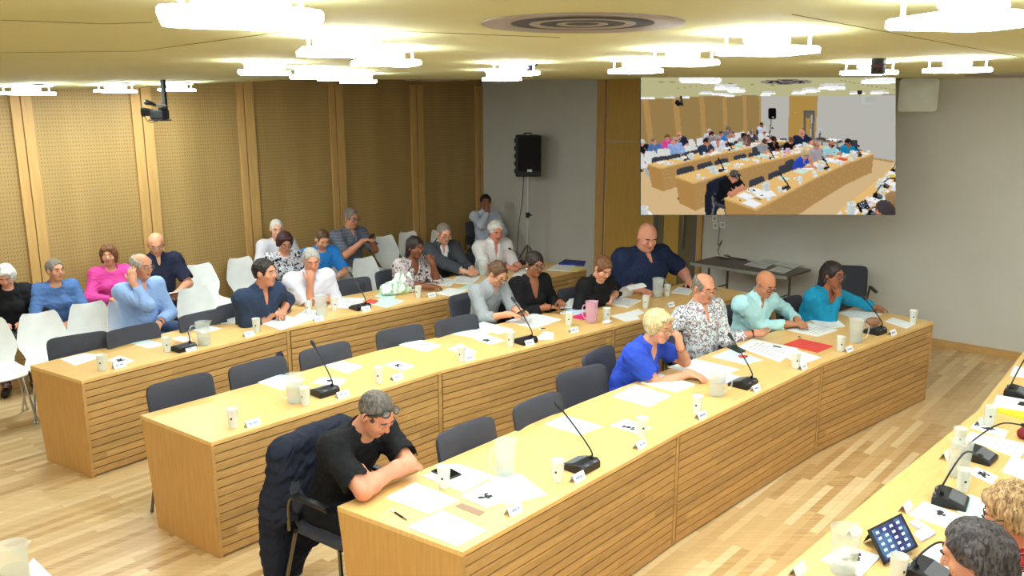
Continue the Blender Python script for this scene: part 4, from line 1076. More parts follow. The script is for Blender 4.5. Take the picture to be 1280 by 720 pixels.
p18 = person('woman in bright pink top with brown bob and fringe, hands in lap', (136, 319), -46-8, SK1, ('bob', H_AUB), [T((222, 76, 158), s=1.85, k='crew', w=.005)], lean=4, hp=4, hy=-20, s=.93, seat=.44, g=.98, fem=True, R=r_, L=l_, vox=.008, pants=(30, 28, 34), seed=23, chairk='white', chair_label='white shell chair under the woman in the pink top')
p19 = person('bald man in navy polo reading papers on his lap by the wall', (195, 305), -46-8, SK1, None, [T((40, 44, 66), s=.8, k='collar', dep=.05, w=.004, flare=.014)], lean=6, hp=26, hy=-12, s=1.05, g=1.1, glasses='thin',
    R=dict(w=('l', .10, .32, .70), e=('l', .34, .1, .75)), L=dict(w=('l', -.10, .34, .70), e=('l', -.34, .12, .75), d=(.3, .9, 0)), vox=.0085, pants=(60, 60, 66), seed=24, chairk='white', chair_label='white shell chair under the bald man in the navy polo')
p20 = person('balding man in light blue shirt holding a hand to his ear', (177, 333), -28-2, SK1, ('ring', H_SILVER), [T((152, 182, 232), s=1.7, k='collar', dep=.04, w=.006)], lean=6, hp=8, hy=6, s=1.03, g=1.05, glasses='thin',
    R=dict(w=('l', .13, .15, 1.10), e=('l', .25, .3, .2), d=(-.15, -.25, .9), n=(.8, .5, 0), curl=.35), L=dict(w=('l', .02, .30, .70), e=('l', -.3, .16, .72), d=(.7, .6, -.1)), legs=((.07, .44, .58, .02, .52), (.05, .42, .66, .22, .56)), vox=.008, pants=(58, 76, 110), seed=25, watch=-1, chairk='white', chair_label='white shell chair under the man in the light blue shirt')
r_, l_ = lap(.1, .28)
p21 = person('white haired man in white T-shirt partly hidden in the back against the wall', (346, 286), -44-8, SK5, ('crop', H_WHITE), [T((218, 216, 226), s=.8, k='crew', w=.004, flare=.014)], lean=4, hp=14, hy=-14, s=1.0, g=1.0, R=r_, L=l_, vox=.009, seed=26, chairk='white', chair_label='white shell chair under the white haired man by the wall')
ZEB = fabric('patterned_top', (214, 214, 222), 'blotch', (30, 30, 40), (58, 58, 72), 22.0)
r_, l_ = lap(.1, .28)
p22 = person('woman with short burgundy hair and glasses in black and white patterned top', (356, 303), -46-6, SK1, ('fluffy', H_BURG), [dict(n='top', m=ZEB, s=1.1, k='crew', w=.005)], lean=10, hp=24, hy=-8, s=.98, g=1.05, fem=True, R=r_, L=l_, glasses='dark', vox=.0085, seed=27, chairk='white', chair_label='white shell chair under the woman in the patterned top')
p23 = person('young man with short brown hair in bright blue T-shirt looking down at his phone', (403, 299), -42-8, SK1, ('crop', H_BROWN), [T((48, 132, 214), s=.8, k='crew', w=.005, flare=.014)], lean=12, hp=32, hy=-10, s=.98, g=.95, R=dict(w=('l', .08, .34, .72), e=('l', .3, .15, .75)), L=dict(w=('l', -.08, .34, .72), e=('l', -.3, .15, .75)), vox=.0085, seed=28, pants=(90, 92, 96), chairk='white', chair_label='white shell chair under the young man in the bright blue T-shirt')
STR = fabric('striped_polo', (96, 102, 118), 'stripe', (116, 122, 138), None, 28.0)
p24 = person('grey haired man in striped grey polo holding up a phone with both hands', (439, 273), -38-2, SK2, ('short', H_GREY), [dict(n='polo', m=STR, s=.85, k='collar', dep=.04, w=.005, flare=.014)], lean=4, hp=12, hy=0, s=1.07, g=1.16, bel=1.12, glasses='dark',
    R=dict(w=('l', .05, .36, .98), e=('l', .26, .18, .84), d=(-.4, .7, .3)), L=dict(w=('l', -.06, .38, .97), e=('l', -.28, .2, .82), d=(.4, .7, .3)), legs=((.16, .44, .54, .2, .42), (.2, .42, .54, .26, .44)), vox=.008, pants=(168, 166, 156), seed=29, chairk='white', chair_label='white shell chair under the man in the striped polo')
# viewer side desk
def FB(u, v): return facing(4, at(u, v, 1.2))
p25 = person('man with dark greying hair seen from behind at the tablet desk', (1219, 693), FB(1219, 693)+6, SK2, ('full', H_SALT), [T((196, 200, 214), s=1.9, k='collar', dep=.04, w=.005)], lean=12, hp=24, hy=4, s=1.03, g=1.05,
    R=dict(w=('l', .13, .24, .70)), L=dict(w=('l', -.13, .24, .70)), vox=.0065, seed=31, chairk='dark', chair_label='dark chair under the man with greying hair, seen from behind')
REDP = fabric('red_print', (140, 34, 40), 'blotch', (40, 34, 40), (196, 190, 180), 30.0)
p26 = person('woman with short tousled blonde hair and red patterned top at the right edge', (1268, 642), FB(1268, 642)+4, SK2, ('fluffy', H_DBLOND), [dict(n='top', m=REDP, s=1.7, k='crew', w=.005)], lean=16, hp=26, hy=6, s=.97, g=1.05, fem=True,
    R=dict(w=('l', .13, .26, .70)), L=dict(w=('l', -.13, .26, .70)), vox=.0065, seed=32, glasses='dark', hs=1.05, chairk='dark', chair_label='dark chair under the blonde woman in the red patterned top')
# ------------------------------------------------------------------ things on the desks
M_CUP = plastic_clear('cup_plastic', (240, 244, 236), .55)
M_JUG = plastic_clear('jug_plastic', (226, 234, 228), .26)
M_JUGP = plastic_clear('pink_jug_plastic', (244, 190, 212), .36)
m, nt, b = newmat('water', .08, .5); b.inputs['Base Color'].default_value = lin((215, 222, 214)); b.inputs['Alpha'].default_value = .28
M_WATER = m
def plan_rot(d): return math.atan2(d.y, d.x)
_cup = None
def cup(u, v, label, scale=1.0):
    global _cup
    p = at(u, v, TZ)
    if _cup is None:
        r = empty('plastic_cup', (0, 0, 0)); mb = MB()
        mb.lathe([(0, .0015), (.0255, .0015), (.027, .003), (.0355, .118), (.0375, .121), (.0355, .1215), (.0335, .118), (.0255, .006), (0, .005)], n=24); mb.build('cup_wall', M_CUP, r, True)
        mb = MB(); mb.lathe([(.0325, .085), (.0333, .098), (.0333, .0981)], n=24)
        V = []; F = []
        for i in range(4):
            for z, rr in ((.058, .0318), (.070, .0329)): t = -.2+i*.12-PI/2; V.append((rr*math.cos(t), rr*math.sin(t), z))
        for i in range(3): F.append((2*i, 2*i+2, 2*i+3, 2*i+1))
        MB().add(V, F).build('printed_mark', M_INK, r)
        _cup = o = r
    else: o = copy_tree(_cup)
    o.location = (p.x, p.y, TZ+.0005); o.rotation_euler = (0, 0, random.uniform(-.5, .5)); o.scale = (scale,)*3
    tag(o, label, 'cup', 'white plastic cups on the desks')
_jug = {}
def jug(u, v, label, ang=0, pink=False, level=.09, scale=1.0):
    p = at(u, v, TZ); key = (pink, level)
    if key not in _jug:
        r = empty('water_jug', (0, 0, 0)); mb = MB()
        mb.lathe([(0, .001), (.046, .001), (.050, .004), (.058, .19), (.061, .194), (.058, .1945), (.0555, .19), (.0475, .008), (0, .007)], n=28); mb.build('jug_wall', M_JUGP if pink else M_JUG, r, True)
        mb = MB(); mb.tube(catmull([(-.053, 0, .165), (-.085, 0, .168), (-.098, 0, .14), (-.094, 0, .08), (-.07, 0, .045), (-.050, 0, .045)], 5), .0065, 8); mb.build('jug_handle', M_JUGP if pink else M_JUG, r, True)
        mb = MB(); mb.add([(.057, -.018, .192), (.057, .018, .192), (.078, 0, .198), (.0555, 0, .165)], [(0, 2, 1), (0, 3, 2), (1, 2, 3)]); mb.build('jug_spout', M_JUGP if pink else M_JUG, r)
        k = level/.19; mb = MB(); mb.lathe([(0, .009), (.0465, .009), (.0465+.0085*k, level), (0, level)], n=28); mb.build('water', M_WATER, r, True)
        _jug[key] = o = r
    else: o = copy_tree(_jug[key])
    o.location = (p.x, p.y, TZ+.0005); o.rotation_euler = (0, 0, ang); o.scale = (scale,)*3
    tag(o, label, 'jug', 'clear plastic water jugs on the desks')
def card(u, v, row, label, turn=0, w=.095, h=.042):
    p = at(u, v, TZ); e, n = rowdir(row, p); rz = plan_rot(e)+math.radians(turn)
    r = empty('name_card', (p.x, p.y, TZ+.0005), rz); tag(r, label, 'name card', 'folded name cards along the desk fronts')
    mb = MB(); t = .0012; d = .022
    # two leaning panels meeting at a ridge; visitors read the side facing local -y
    for s in (-1, 1):
        a = Vector((0, s*d, 0)); b_ = Vector((0, 0, h)); nn = Vector((0, s*h, d)).normalized()*t
        V = [(x, q.y, q.z) for x in (-w/2, w/2) for q in (a, b_, b_-nn, a-nn)]
        mb.add(V, [(0, 1, 2, 3), (4, 7, 6, 5), (0, 4, 5, 1), (1, 5, 6, 2), (2, 6, 7, 3), (3, 7, 4, 0)])
    mb.build('folded_card', M_PAPER, r)
    mb = MB(); rnd = random.Random(label)
    x = -w*.32
    nn = Vector((0, -h, d)).normalized()*.0006
    while x < w*.30:
        ww = rnd.uniform(.003, .006); z0, z1 = .36*h, .60*h
        if rnd.random() > .12:
            V = [Vector((xx, -d*(1-zz/h), zz))+nn for xx, zz in ((x, z0), (x+ww, z0), (x+ww, z1), (x, z1))]; mb.add(V, [(0, 1, 2, 3)])
        x += ww+.0022
    mb.build('printed_name', M_BLUEINK, r)
ZC = [0]
def sheet(px, label, th=.0012, m=None, name='paper_sheet', z=TZ, cat='paper', lines=0, pic=None, group=None, curl=0, lift=0):
    """flat sheet, pad or folder lying on the desk; px = its four corners seen in order"""
    ZC[0] = (ZC[0]+1) % 7; z0 = z+.0006+lift
    P = [at(u, v, z0) for (u, v) in px]
    c_ = sum(P, Vector())/4; mb = MB(); m = m or M_PAPER
    o_ = [p-c_ for p in P]
    if sum(o_[i].x*o_[(i+1) % 4].y-o_[(i+1) % 4].x*o_[i].y for i in range(4)) < 0: o_ = o_[::-1]
    n = 6; V = []; F = []
    for k in (0, 1):
        for i in range(n+1):
            for j in range(n+1):
                a, b_ = i/n, j/n; q = o_[0]*(1-a)*(1-b_)+o_[1]*a*(1-b_)+o_[2]*a*b_+o_[3]*(1-a)*b_
                V.append((q.x, q.y, k*th+curl*(max(0, a-.6)/.4)**2))
    S_ = (n+1)**2
    for i in range(n):
        for j in range(n): a = i*(n+1)+j; q = (a, a+n+1, a+n+2, a+1); F.append(tuple(x+S_ for x in q)); F.append(q[::-1])
    rim = [i*(n+1) for i in range(n+1)]+[n*(n+1)+j for j in range(1, n+1)]+[i*(n+1)+n for i in range(n-1, -1, -1)]+[j for j in range(n-1, 0, -1)]
    for i in range(len(rim)): a, b_ = rim[i], rim[(i+1) % len(rim)]; F.append((a, b_, b_+S_, a+S_))
    mb.add(V, F); fm = [0]*len(F)
    def quadpt(a, b_, dz=.0004): q = o_[0]*(1-a)*(1-b_)+o_[1]*a*(1-b_)+o_[2]*a*b_+o_[3]*(1-a)*b_; return (q.x, q.y, th+dz+curl*(max(0, a-.6)/.4)**2)
    sub = MB()
    rnd = random.Random(label)
    if lines:
        for k in range(lines):
            b0 = .14+.72*k/lines; e_ = rnd.uniform(.6, .88)
            for (a0, a1) in ((.12, .12+(e_-.12)*.45), (.14+(e_-.12)*.5, e_)): sub.add([quadpt(a0, b0), quadpt(a1, b0), quadpt(a1, b0+.018), quadpt(a0, b0+.018)], [(0, 1, 2, 3)])
    if pic:
        (cx, cy, sz) = pic; sz *= 2.0
        for k in range(14):
            a = rnd.uniform(0, 6.3); rr = rnd.uniform(0, sz*.6); x, y = cx+rr*math.cos(a), cy+rr*math.sin(a)*.8; q = rnd.uniform(.12, .30)*sz
            pts = [quadpt(x+q*math.cos(t)*rnd.uniform(.6, 1.1), y+q*math.sin(t)*rnd.uniform(.5, 1), .0004+.00003*k) for t in [2*PI*i/7 for i in range(7)]]; sub.add(pts, [tuple(range(7))])
    o = mb.build(name, m, None, False); o.location = c_
    if sub.v: sub.build('printed_picture' if pic else 'printed_text', M_INK if pic else mat('ink_grey', (170, 174, 184), .8), o)
    tag(o, label, cat, group or 'papers and leaflets on the desks')
    return o
def quad(cu, cv, w, d, rowk, ang=0, z=TZ):
    """corner pixels of a w x d metre sheet centred on a pixel, turned ang degrees from the row"""
    c_ = at(cu, cv, z); e, n = rowdir(rowk, c_); a = math.radians(ang); e = Vector((e.x*math.cos(a)-e.y*math.sin(a), e.x*math.sin(a)+e.y*math.cos(a))); n = Vector((e.y, -e.x))
    return [proj((c_.x+e.x*x*w/2+n.x*y*d/2, c_.y+e.y*x*w/2+n.y*y*d/2, z)) for x, y in ((-1, -1), (1, -1), (1, 1), (-1, 1))]
_mic = None
def mic(u, v, tip, row, label, tipz=.31, turn=0, bow=.10):
    """desk microphone unit: wedge base with sloping speaker plate, gooseneck and capsule"""
    p = at(u, v, TZ); e, n = rowdir(row, p); rz = plan_rot(e)+math.radians(turn)
    r = empty('desk_microphone', (p.x, p.y, TZ+.0005), rz); tag(r, label, 'microphone', 'gooseneck desk microphones'); r.scale = (1.2,)*3
    # local: +x along row, +y towards the sitter
    mb = MB()
    prof = [(-.062, .0), (-.062, .030), (-.045, .044), (-.005, .040), (.066, .016), (.066, .0)]
    hw = .068; V = []
    for x, s in ((-hw, .96), (-hw+.006, 1), (hw-.006, 1), (hw, .96)): V += [(x, y*s, z*s) for (y, z) in prof]
    k = len(prof); F = [tuple(range(k-1, -1, -1))]+[tuple(range(3*k, 4*k))]
    for i in range(3):
        for j in range(k): a = i*k+j; b_ = i*k+(j+1) % k; F.append((a, b_, b_+k, a+k))
    mb.add(V, F); mb.build('base', M_BLACK, r, bevel=.002)
    R = Matrix.Rotation(-math.atan2(.024, .071), 3, 'X')
    mb = MB(); mb.box((0.0, .028, .0315), (.112, .062, .006), R); mb.build('speaker_plate', M_GREYP, r, bevel=.002)
    for x in (-.03, .03): mb = MB(); mb.box((x, -.056, .036), (.026, .012, .006)); mb.build('button', M_GREYP, r, bevel=.001)
    # neck towards the tip pixel
    T_ = at(tip[0], tip[1], TZ+tipz); Tl = (Matrix.Rotation(-rz, 3, 'Z') @ (T_-Vector((p.x, p.y, TZ))))/1.2
    A_ = Vector((.035, -.03, .040)); d_ = Tl-A_
    mid1 = A_+Vector((0, 0, .04)); mid2 = A_+d_*.5+Vector((0, 0, bow*d_.length)); 
    pth = catmull([A_, mid1, mid2, Tl], 7)
    mb = MB(); mb.tube([A_-Vector((0, 0, .004)), A_+Vector((0, 0, .016))], .009, 10); mb.tube(pth, .0038, 8); mb.build('gooseneck', M_BLACK, r, True)
    dd = (pth[-1]-pth[-3]).normalized()
    mb = MB(); mb.tube([Tl-dd*.035, Tl-dd*.02, Tl+dd*.012, Tl+dd*.02], [.0055, .0095, .011, .006], 12); mb.build('capsule', M_BLACK2, r, True)
def pen(u0, v0, u1, v1, label, z=TZ, col=None, name='pen'):
    a = at(u0, v0, z+.005); b_ = at(u1, v1, z+.005); c_ = (a+b_)/2; d_ = (b_-a).normalized(); L = min((b_-a).length, .15)/2
    o_ = empty(name, c_); tag(o_, label, 'pen')
    MB().tube([d_*-L*.8, d_*L*.55], .0045, 8).build('barrel', col or M_BLACK, o_, True)
    MB().tube([d_*L*.55, d_*L*.85, d_*L], [.0045, .003, .001], 8).build('tip', M_CHROME, o_, True)
    MB().tube([d_*-L, d_*-L*.45], .0052, 8).build('cap', M_WHITE if col is None else M_BLACK, o_, True)
def phone(px, label, z=TZ, lift=0.0):
    o = sheet(px, label, .008, M_BLACK, 'mobile_phone', z, 'phone', lift=lift); o['group'] = 'mobile phones'
    vs = [Vector(v.co) for v in o.data.vertices][49:]; c_ = [vs[0], vs[6], vs[48], vs[42]]
    m_ = sum(c_, Vector())/4; q = [m_+(x-m_)*.9+Vector((0, 0, .0004)) for x in c_]
    MB().add(q, [(0, 1, 2, 3)]).build('phone_screen', mat('dark_glass', (12, 13, 18), .08), o)
    del o['group']

# ---- front row
jug(632, 594, 'water jug on the nearest desk, beside the leaflet with a picture', .6, level=.10)
jug(896, 494, 'water jug in front of the woman in royal blue', 2.6, level=.11)
jug(1069, 428, 'small jug near the red folder at the far end of the front row', 2.4)
for (u, v, lb) in ((555, 610, 'plastic cup standing beside the phone on the nearest desk'), (697, 602, 'plastic cup left of the nearest microphone'), (802, 546, 'plastic cup on a leaflet in the middle of the front row'),
    (871, 517, 'plastic cup left of the jug by the woman in royal blue'), (994, 460, 'plastic cup below the red folder'), (1050, 439, 'plastic cup left of the small jug at the far end of the front row'), (1141, 404, 'plastic cup at the far right end of the front row')): cup(u, v, lb)
for (u, v, lb) in ((642, 641, 'name card nearest the viewer on the front row'), (722, 600, 'name card in front of the nearest microphone'), (800, 559, 'name card below the cup standing on a leaflet'), (876, 522, 'name card below the cup left of the jug by the woman in blue'),
    (944, 488, 'name card beside the microphone of the woman in royal blue'), (1003, 461, 'name card in front of the balding man in the printed shirt'), (1060, 439, 'name card in front of the bald man in the aqua shirt'), (1115, 418, 'name card beside the last microphone of the front row')): card(u, v, 3, lb)
mic(726, 585, (697, 506), 3, 'nearest desk microphone on the front row, its neck rising over an empty chair')
mic(929, 482, (913, 420), 3, 'desk microphone between the woman in royal blue and the printed shirt man')
mic(1093, 416, (1079, 371), 3, 'last desk microphone at the far end of the front row')
sheet([(482, 623), (519, 604), (574, 626), (536, 643)], 'white paper pad nearest the folded arms on the front row', .006, name='paper_stack', lines=0)
sheet([(509, 660), (553, 639), (608, 664), (572, 684)], 'white paper pad at the very corner of the nearest desk', .007, name='paper_stack')
sheet([(528, 596), (568, 580), (617, 595), (580, 616)], 'papers under the black phone on the nearest desk', .006, name='paper_stack')
phone([(539, 590), (556, 583), (577, 594), (562, 600)], 'black phone lying on papers near the man in the black T-shirt', lift=.006)
sheet([(611, 597), (650, 592), (684, 619), (632, 632)], 'large white sheet by the nearest name card', .003)
sheet([(576, 621), (611, 602), (643, 622), (609, 636)], 'leaflet with a dark picture on the nearest desk', .005, name='leaflet', pic=(.42, .45, .16), lift=.001)
sheet([(569, 633), (577, 629), (606, 640), (599, 645)], 'brown printed card lying in front of the leaflet on the nearest desk', .002, mat('brown_card', (150, 120, 100), .7), 'printed_card')
pen(487, 636, 510, 651, 'black and white pen on the corner of the nearest desk')
sheet([(680, 530), (707, 519), (754, 533), (725, 544)], 'pale mint sheet under the neck of the nearest microphone', m=M_MINT)
sheet([(763, 532), (782, 524), (815, 535), (798, 543)], 'leaflet under a cup in the middle of the front row', .003, name='leaflet', pic=(.35, .5, .2))
sheet([(765, 496), (795, 481), (839, 495), (812, 509)], 'pale sheets nearest the empty tall chair, front row', .003, M_MINT, 'paper_stack')
sheet([(801, 479), (825, 469), (869, 482), (846, 491)], 'thick white report in front of the elbow of the woman in blue', .012, name='report', cat='report')
sheet([(834, 459), (870, 449), (925, 462), (886, 474)], 'papers under the forearm of the woman in royal blue', .002)
sheet([(843, 471), (852, 465), (881, 473), (874, 480)], 'brown notepad under the hand of the woman in royal blue', .007, mat('tan_pad', (176, 150, 104), .8), 'notepad', cat='notepad', lift=.003)
sheet([(893, 478), (905, 466), (935, 474), (922, 482)], 'purple edged folder left of the second microphone', .006, mat('lilac_paper', (214, 208, 236), .7), 'folder', cat='folder')
sheet([(889, 446), (914, 436), (954, 450), (932, 456)], 'mint sheet in front of the printed shirt man', .001, M_MINT)
phone([(908, 434), (917, 431), (932, 439), (925, 442)], 'dark phone beside the microphone of the printed shirt man', lift=.003)
sheet([(922, 434), (940, 424), (998, 436), (975, 453)], 'wide white papers in front of the balding man in the printed shirt', .004, lines=8, name='paper_stack', lift=.001)
pen(961, 431, 980, 435, 'dark pen on the wide papers of the printed shirt man', TZ+.006)
sheet([(980, 431), (1000, 424), (1041, 433), (1022, 441)], 'red folder on the front row desk', .006, mat('red_folder', (222, 74, 66), .5), 'folder', cat='folder')
sheet([(978, 445), (997, 438), (1027, 447), (1002, 456)], 'papers between the red folder and its name card', .003, lines=6, name='paper_stack')
sheet([(984, 413), (1012, 404), (1047, 413), (1022, 421)], 'open papers in front of the bald man in aqua', .006, lines=7, name='paper_stack')
sheet([(1013, 401), (1045, 398), (1056, 408), (1030, 413)], 'second open papers beyond the aqua shirted man', .005, lines=6, name='paper_stack', lift=.001)
pen(1000, 409, 1011, 412, 'dark pen on the open papers of the aqua shirted man', TZ+.009)
pen(996, 420, 1002, 422, 'small black pen lying above the red folder')
sheet([(1048, 392), (1072, 386), (1102, 393), (1085, 403)], 'white papers under the arm of the woman in turquoise', .004, lines=6, name='paper_stack')
sheet([(1106, 402), (1116, 397), (1144, 405), (1133, 411)], 'white papers behind the last name card of the front row', .004, name='paper_stack')
def blob(name, u, v, prims, m, label, cat, vox=.006, noise=.003, f=60, z=TZ):
    p = at(u, v, z); b0 = np.array([p.x, p.y, z]); e, n = rowdir(3, p)
    pr = []
    for q in prims:
        c_ = b0+np.array([e.x, e.y, 0])*q[0]+np.array([n.x, n.y, 0])*q[1]+np.array([0, 0, q[2]]); pr.append(E(c_, np.array([[e.x, n.x, 0], [e.y, n.y, 0], [0, 0, 1]]), q[3], .02))
    Fs = field_for(pr, vox); run(Fs, pr); Fs.noise(noise, f, 4)
    V, Q = Fs.mesh(); V[:, 2] = np.maximum(V[:, 2], z+.001); o = np_obj(name, V, Q, m, b0); tag(o, label, cat); return o
blob('pouch', 1090, 406, [(0, 0, .03, (.07, .05, .035)), (.04, .01, .03, (.04, .04, .03))], mat('tan_leather', (150, 110, 84), .6), 'brown pouch lying behind the last microphone of the front row', 'pouch')
blob('keyring', 927, 447, [(0, 0, .01, (.02, .03, .01)), (.03, .02, .01, (.02, .012, .008))], mat('red_plastic', (190, 60, 50), .5), 'small red keyring lying on the mint sheet', 'keyring', .004, .001)

# ---- middle row
jug(369, 503, 'water jug at the left end of the middle row', .5, level=.12)
jug(739, 403, 'pinkish jug in front of the woman in the black V-neck', .5, True, level=.08)
jug(822, 371, 'water jug in front of the large man in navy', 3.6, level=.07)
for (u, v, lb) in ((292, 534, 'plastic cup at the left end of the middle row'), (382, 506, 'plastic cup right of the jug on the middle row'), (474, 479, 'plastic cup below the third empty chair of the middle row'), (577, 452, 'plastic cup on the middle row in front of the fifth chair'),
    (638, 433, 'plastic cup left of the microphone of the grey shirted man'), (711, 407, 'plastic cup left of the pinkish jug'), (758, 401, 'plastic cup right of the pinkish jug'), (807, 385, 'plastic cup beside the open binder'), (834, 370, 'plastic cup right of the jug of the large man')): cup(u, v, lb)
for (u, v, lb) in ((316, 532, 'leftmost name card of the middle row'), (428, 496, 'name card beside the first microphone of the middle row'), (496, 474, 'name card third from the left on the middle row'), (586, 450, 'name card on the middle row beside the seam of the first desk'),
    (661, 431, 'name card beside the microphone of the grey shirted man'), (717, 415, 'name card below the cup left of the pinkish jug'), (838, 383, 'name card behind the woman with the short blonde hair')): card(u, v, 2, lb)
mic(405, 492, (391, 429), 2, 'first desk microphone of the middle row, its neck over an empty chair')
mic(656, 428, (641, 374), 2, 'desk microphone in front of the man in the grey shirt')
sheet([(322, 478), (350, 468), (382, 474), (352, 488)], 'pale mint sheet left of the jug on the middle row', m=M_MINT)
sheet([(390, 479), (402, 472), (434, 474), (424, 484)], 'leaflet behind the first microphone of the middle row', .003, name='leaflet', pic=(.5, .5, .18))
sheet([(405, 457), (428, 451), (455, 458), (434, 467)], 'pale mint sheet below the third empty chair of the middle row', m=M_MINT)
sheet([(480, 456), (496, 451), (519, 458), (502, 464)], 'leaflet right of a cup on the middle row, below the third chair', .003, name='leaflet', pic=(.4, .5, .2))
sheet([(498, 431), (522, 424), (553, 432), (532, 440)], 'pale mint sheet below the fourth empty chair of the middle row', m=M_MINT)
sheet([(560, 436), (575, 430), (596, 440), (582, 446)], 'leaflet under a cup by the first seam of the middle row', .003, name='leaflet', pic=(.4, .5, .2))
sheet([(592, 424), (607, 418), (632, 426), (613, 431)], 'mint leaflet with dark mark left of the grey shirted man', .002, M_MINT, 'leaflet', pic=(.3, .5, .18))
sheet([(560, 417), (582, 410), (613, 416), (596, 423)], 'lower mint sheet at the elbow of the grey shirted man', m=M_MINT)
sheet([(587, 409), (604, 402), (642, 412), (624, 418)], 'upper mint sheet at the elbow of the grey shirted man', m=M_MINT, lift=.002)
sheet([(632, 402), (668, 392), (702, 400), (668, 411)], 'white papers in front of the man in the grey shirt', .005, lines=8, name='paper_stack')
sheet([(668, 425), (680, 414), (692, 416), (692, 424)], 'white sheet right of the microphone of the grey shirted man', .001)
pen(673, 411, 683, 410, 'dark pen lying below the papers of the grey shirted man')
sheet([(700, 392), (716, 382), (742, 384), (732, 394)], 'pale blue folder in front of the woman in the black V-neck', .006, mat('blue_paper', (206, 226, 240), .7), 'folder', cat='folder')
sheet([(714, 397), (730, 391), (748, 394), (736, 401)], 'bright pink folder beside the pinkish jug', .005, mat('pink_folder', (220, 50, 130), .6), 'folder', cat='folder', lift=.001)
sheet([(698, 386), (712, 377), (734, 375), (726, 384)], 'open white notebook in the hands of the woman in the black V-neck', .010, lines=6, name='notebook', cat='notebook', curl=.02, lift=.012)
sheet([(754, 379), (772, 372), (802, 376), (785, 385)], 'lower half of the open binder read by the woman in black', .008, name='binder', cat='binder', lines=8)
sheet([(763, 395), (790, 389), (800, 399), (782, 402)], 'white papers right of the pinkish jug', .002, name='paper_stack')
sheet([(786, 390), (798, 386), (806, 391), (794, 396)], 'small white sheet below the open binder', .001)
sheet([(838, 366), (848, 359), (868, 361), (861, 369)], 'white papers at the far end of the middle row', .004, name='paper_stack', lines=5)
phone([(853, 359), (857, 356), (866, 358), (862, 361)], 'dark phone by the left hand of the large man in navy')
blob('tissue', 758, 404, [(0, 0, .012, (.045, .03, .014)), (.03, .01, .012, (.03, .02, .012))], M_PAPER, 'crumpled white tissue below the pinkish jug', 'tissue', .005, .004, 90)
# raised pages of the binder
pb = at(790, 376, TZ); e, n = rowdir(2, pb); V = []; F = []
for k in (0, 1):
    for i in range(9):
        for j in range(5):
            t = i/8; x = -.13+.26*j/4; yy = .12-.20*t+k*.002; zz = .012+.17*math.sin(t*2.1)*(1-.15*t)
            V.append((x, yy+.0, zz+k*.002))
for k in (0, 1):
    for i in range(8):
        for j in range(4): a = k*45+i*5+j; q = (a, a+1, a+6, a+5); F.append(q if k else q[::-1])
o = MB().add(V, F).build('turned_pages', M_PAPER, None, True); o.location = (pb.x, pb.y, TZ+.002); o.rotation_euler = (0, 0, plan_rot(e)); tag(o, 'curved white pages raised from the open binder', 'pages')

# ---- back row
jug(255, 431, 'water jug at the left part of the back row', .5, level=.05)
jug(402, 394, 'jug in front of the man in the white polo', .5, level=.05)
jug(604, 344, 'small jug by the hands of the man in the grey suit', .5)
for (u, v, lb) in ((128, 463, 'leftmost plastic cup of the back row'), (209, 440, 'plastic cup left of the first microphone of the back row'), (321, 415, 'plastic cup in front of the man in the dark blue shirt'), (386, 392, 'plastic cup left of the jug of the white polo man'),
    (418, 388, 'plastic cup right of the jug of the white polo man'), (523, 372, 'plastic cup beside the carrier bag')): cup(u, v, lb)
for (u, v, lb) in ((149, 459, 'leftmost name card of the back row'), (238, 438, 'name card beside the first microphone of the back row'), (311, 420, 'name card left of the first seam of the back row'), (398, 401, 'name card in front of the white polo man'),
    (457, 388, 'name card beside the second microphone of the back row'), (539, 371, 'name card beside the cup near the carrier bag')): card(u, v, 1, lb)
mic(229, 437, (234, 410), 1, 'first desk microphone of the back row, with a leaflet on its base', tipz=.12)
mic(450, 386, (438, 342), 1, 'second desk microphone of the back row, neck over an empty chair')
mic(646, 331, (637, 311), 1, 'far desk microphone in front of the white haired man in the polo', tipz=.25)
sheet([(75, 449), (104, 442), (134, 444), (94, 457)], 'white sheet at the left end of the back row', .001)
sheet([(134, 451), (149, 445), (168, 451), (154, 457)], 'leaflet with a dark mark at the left end of the back row', .004, name='leaflet', pic=(.5, .5, .2))
sheet([(163, 429), (182, 423), (206, 431), (185, 436)], 'pale mint sheet left of the first microphone of the back row', m=M_MINT)
sheet([(215, 424), (226, 420), (240, 424), (229, 428)], 'leaflet resting on the base of the first microphone', .003, name='leaflet', lift=.046)
sheet([(234, 411), (250, 404), (276, 411), (254, 417)], 'white sheet behind the first jug of the back row', .002)
sheet([(276, 405), (280, 397), (307, 396), (309, 404)], 'white pad left of the man in the dark blue shirt', .006, name='paper_stack')
sheet([(324, 404), (346, 393), (388, 400), (352, 413)], 'wide papers in front of the man in the dark blue shirt', .003, lines=8, name='paper_stack')
sheet([(368, 396), (384, 386), (410, 392), (392, 401)], 'white papers left of the jug of the white polo man', .003, name='paper_stack', lines=5)
sheet([(410, 384), (424, 372), (456, 373), (448, 386)], 'papers behind the second microphone of the back row', .004, name='paper_stack', lines=5)
sheet([(462, 380), (478, 371), (506, 376), (484, 385)], 'pale sheet right of the second microphone of the back row', .001, M_MINT)
sheet([(456, 378), (462, 374), (474, 376), (468, 380)], 'small red card behind the second microphone of the back row', .003, mat('red_card', (226, 90, 80), .6), 'red_card')
sheet([(468, 371), (480, 362), (500, 364), (492, 373)], 'mint sheet left of the carrier bag', .001, M_MINT)
sheet([(531, 354), (544, 347), (572, 350), (562, 358)], 'white papers in front of the woman in the paisley blouse', .003, name='paper_stack', lines=5)
sheet([(544, 367), (560, 360), (585, 362), (566, 371)], 'white sheet overhanging the second seam of the back row', .002)
sheet([(560, 353), (576, 343), (602, 345), (590, 356)], 'papers under the pen of the man in the grey suit', .004, name='paper_stack', lines=5)
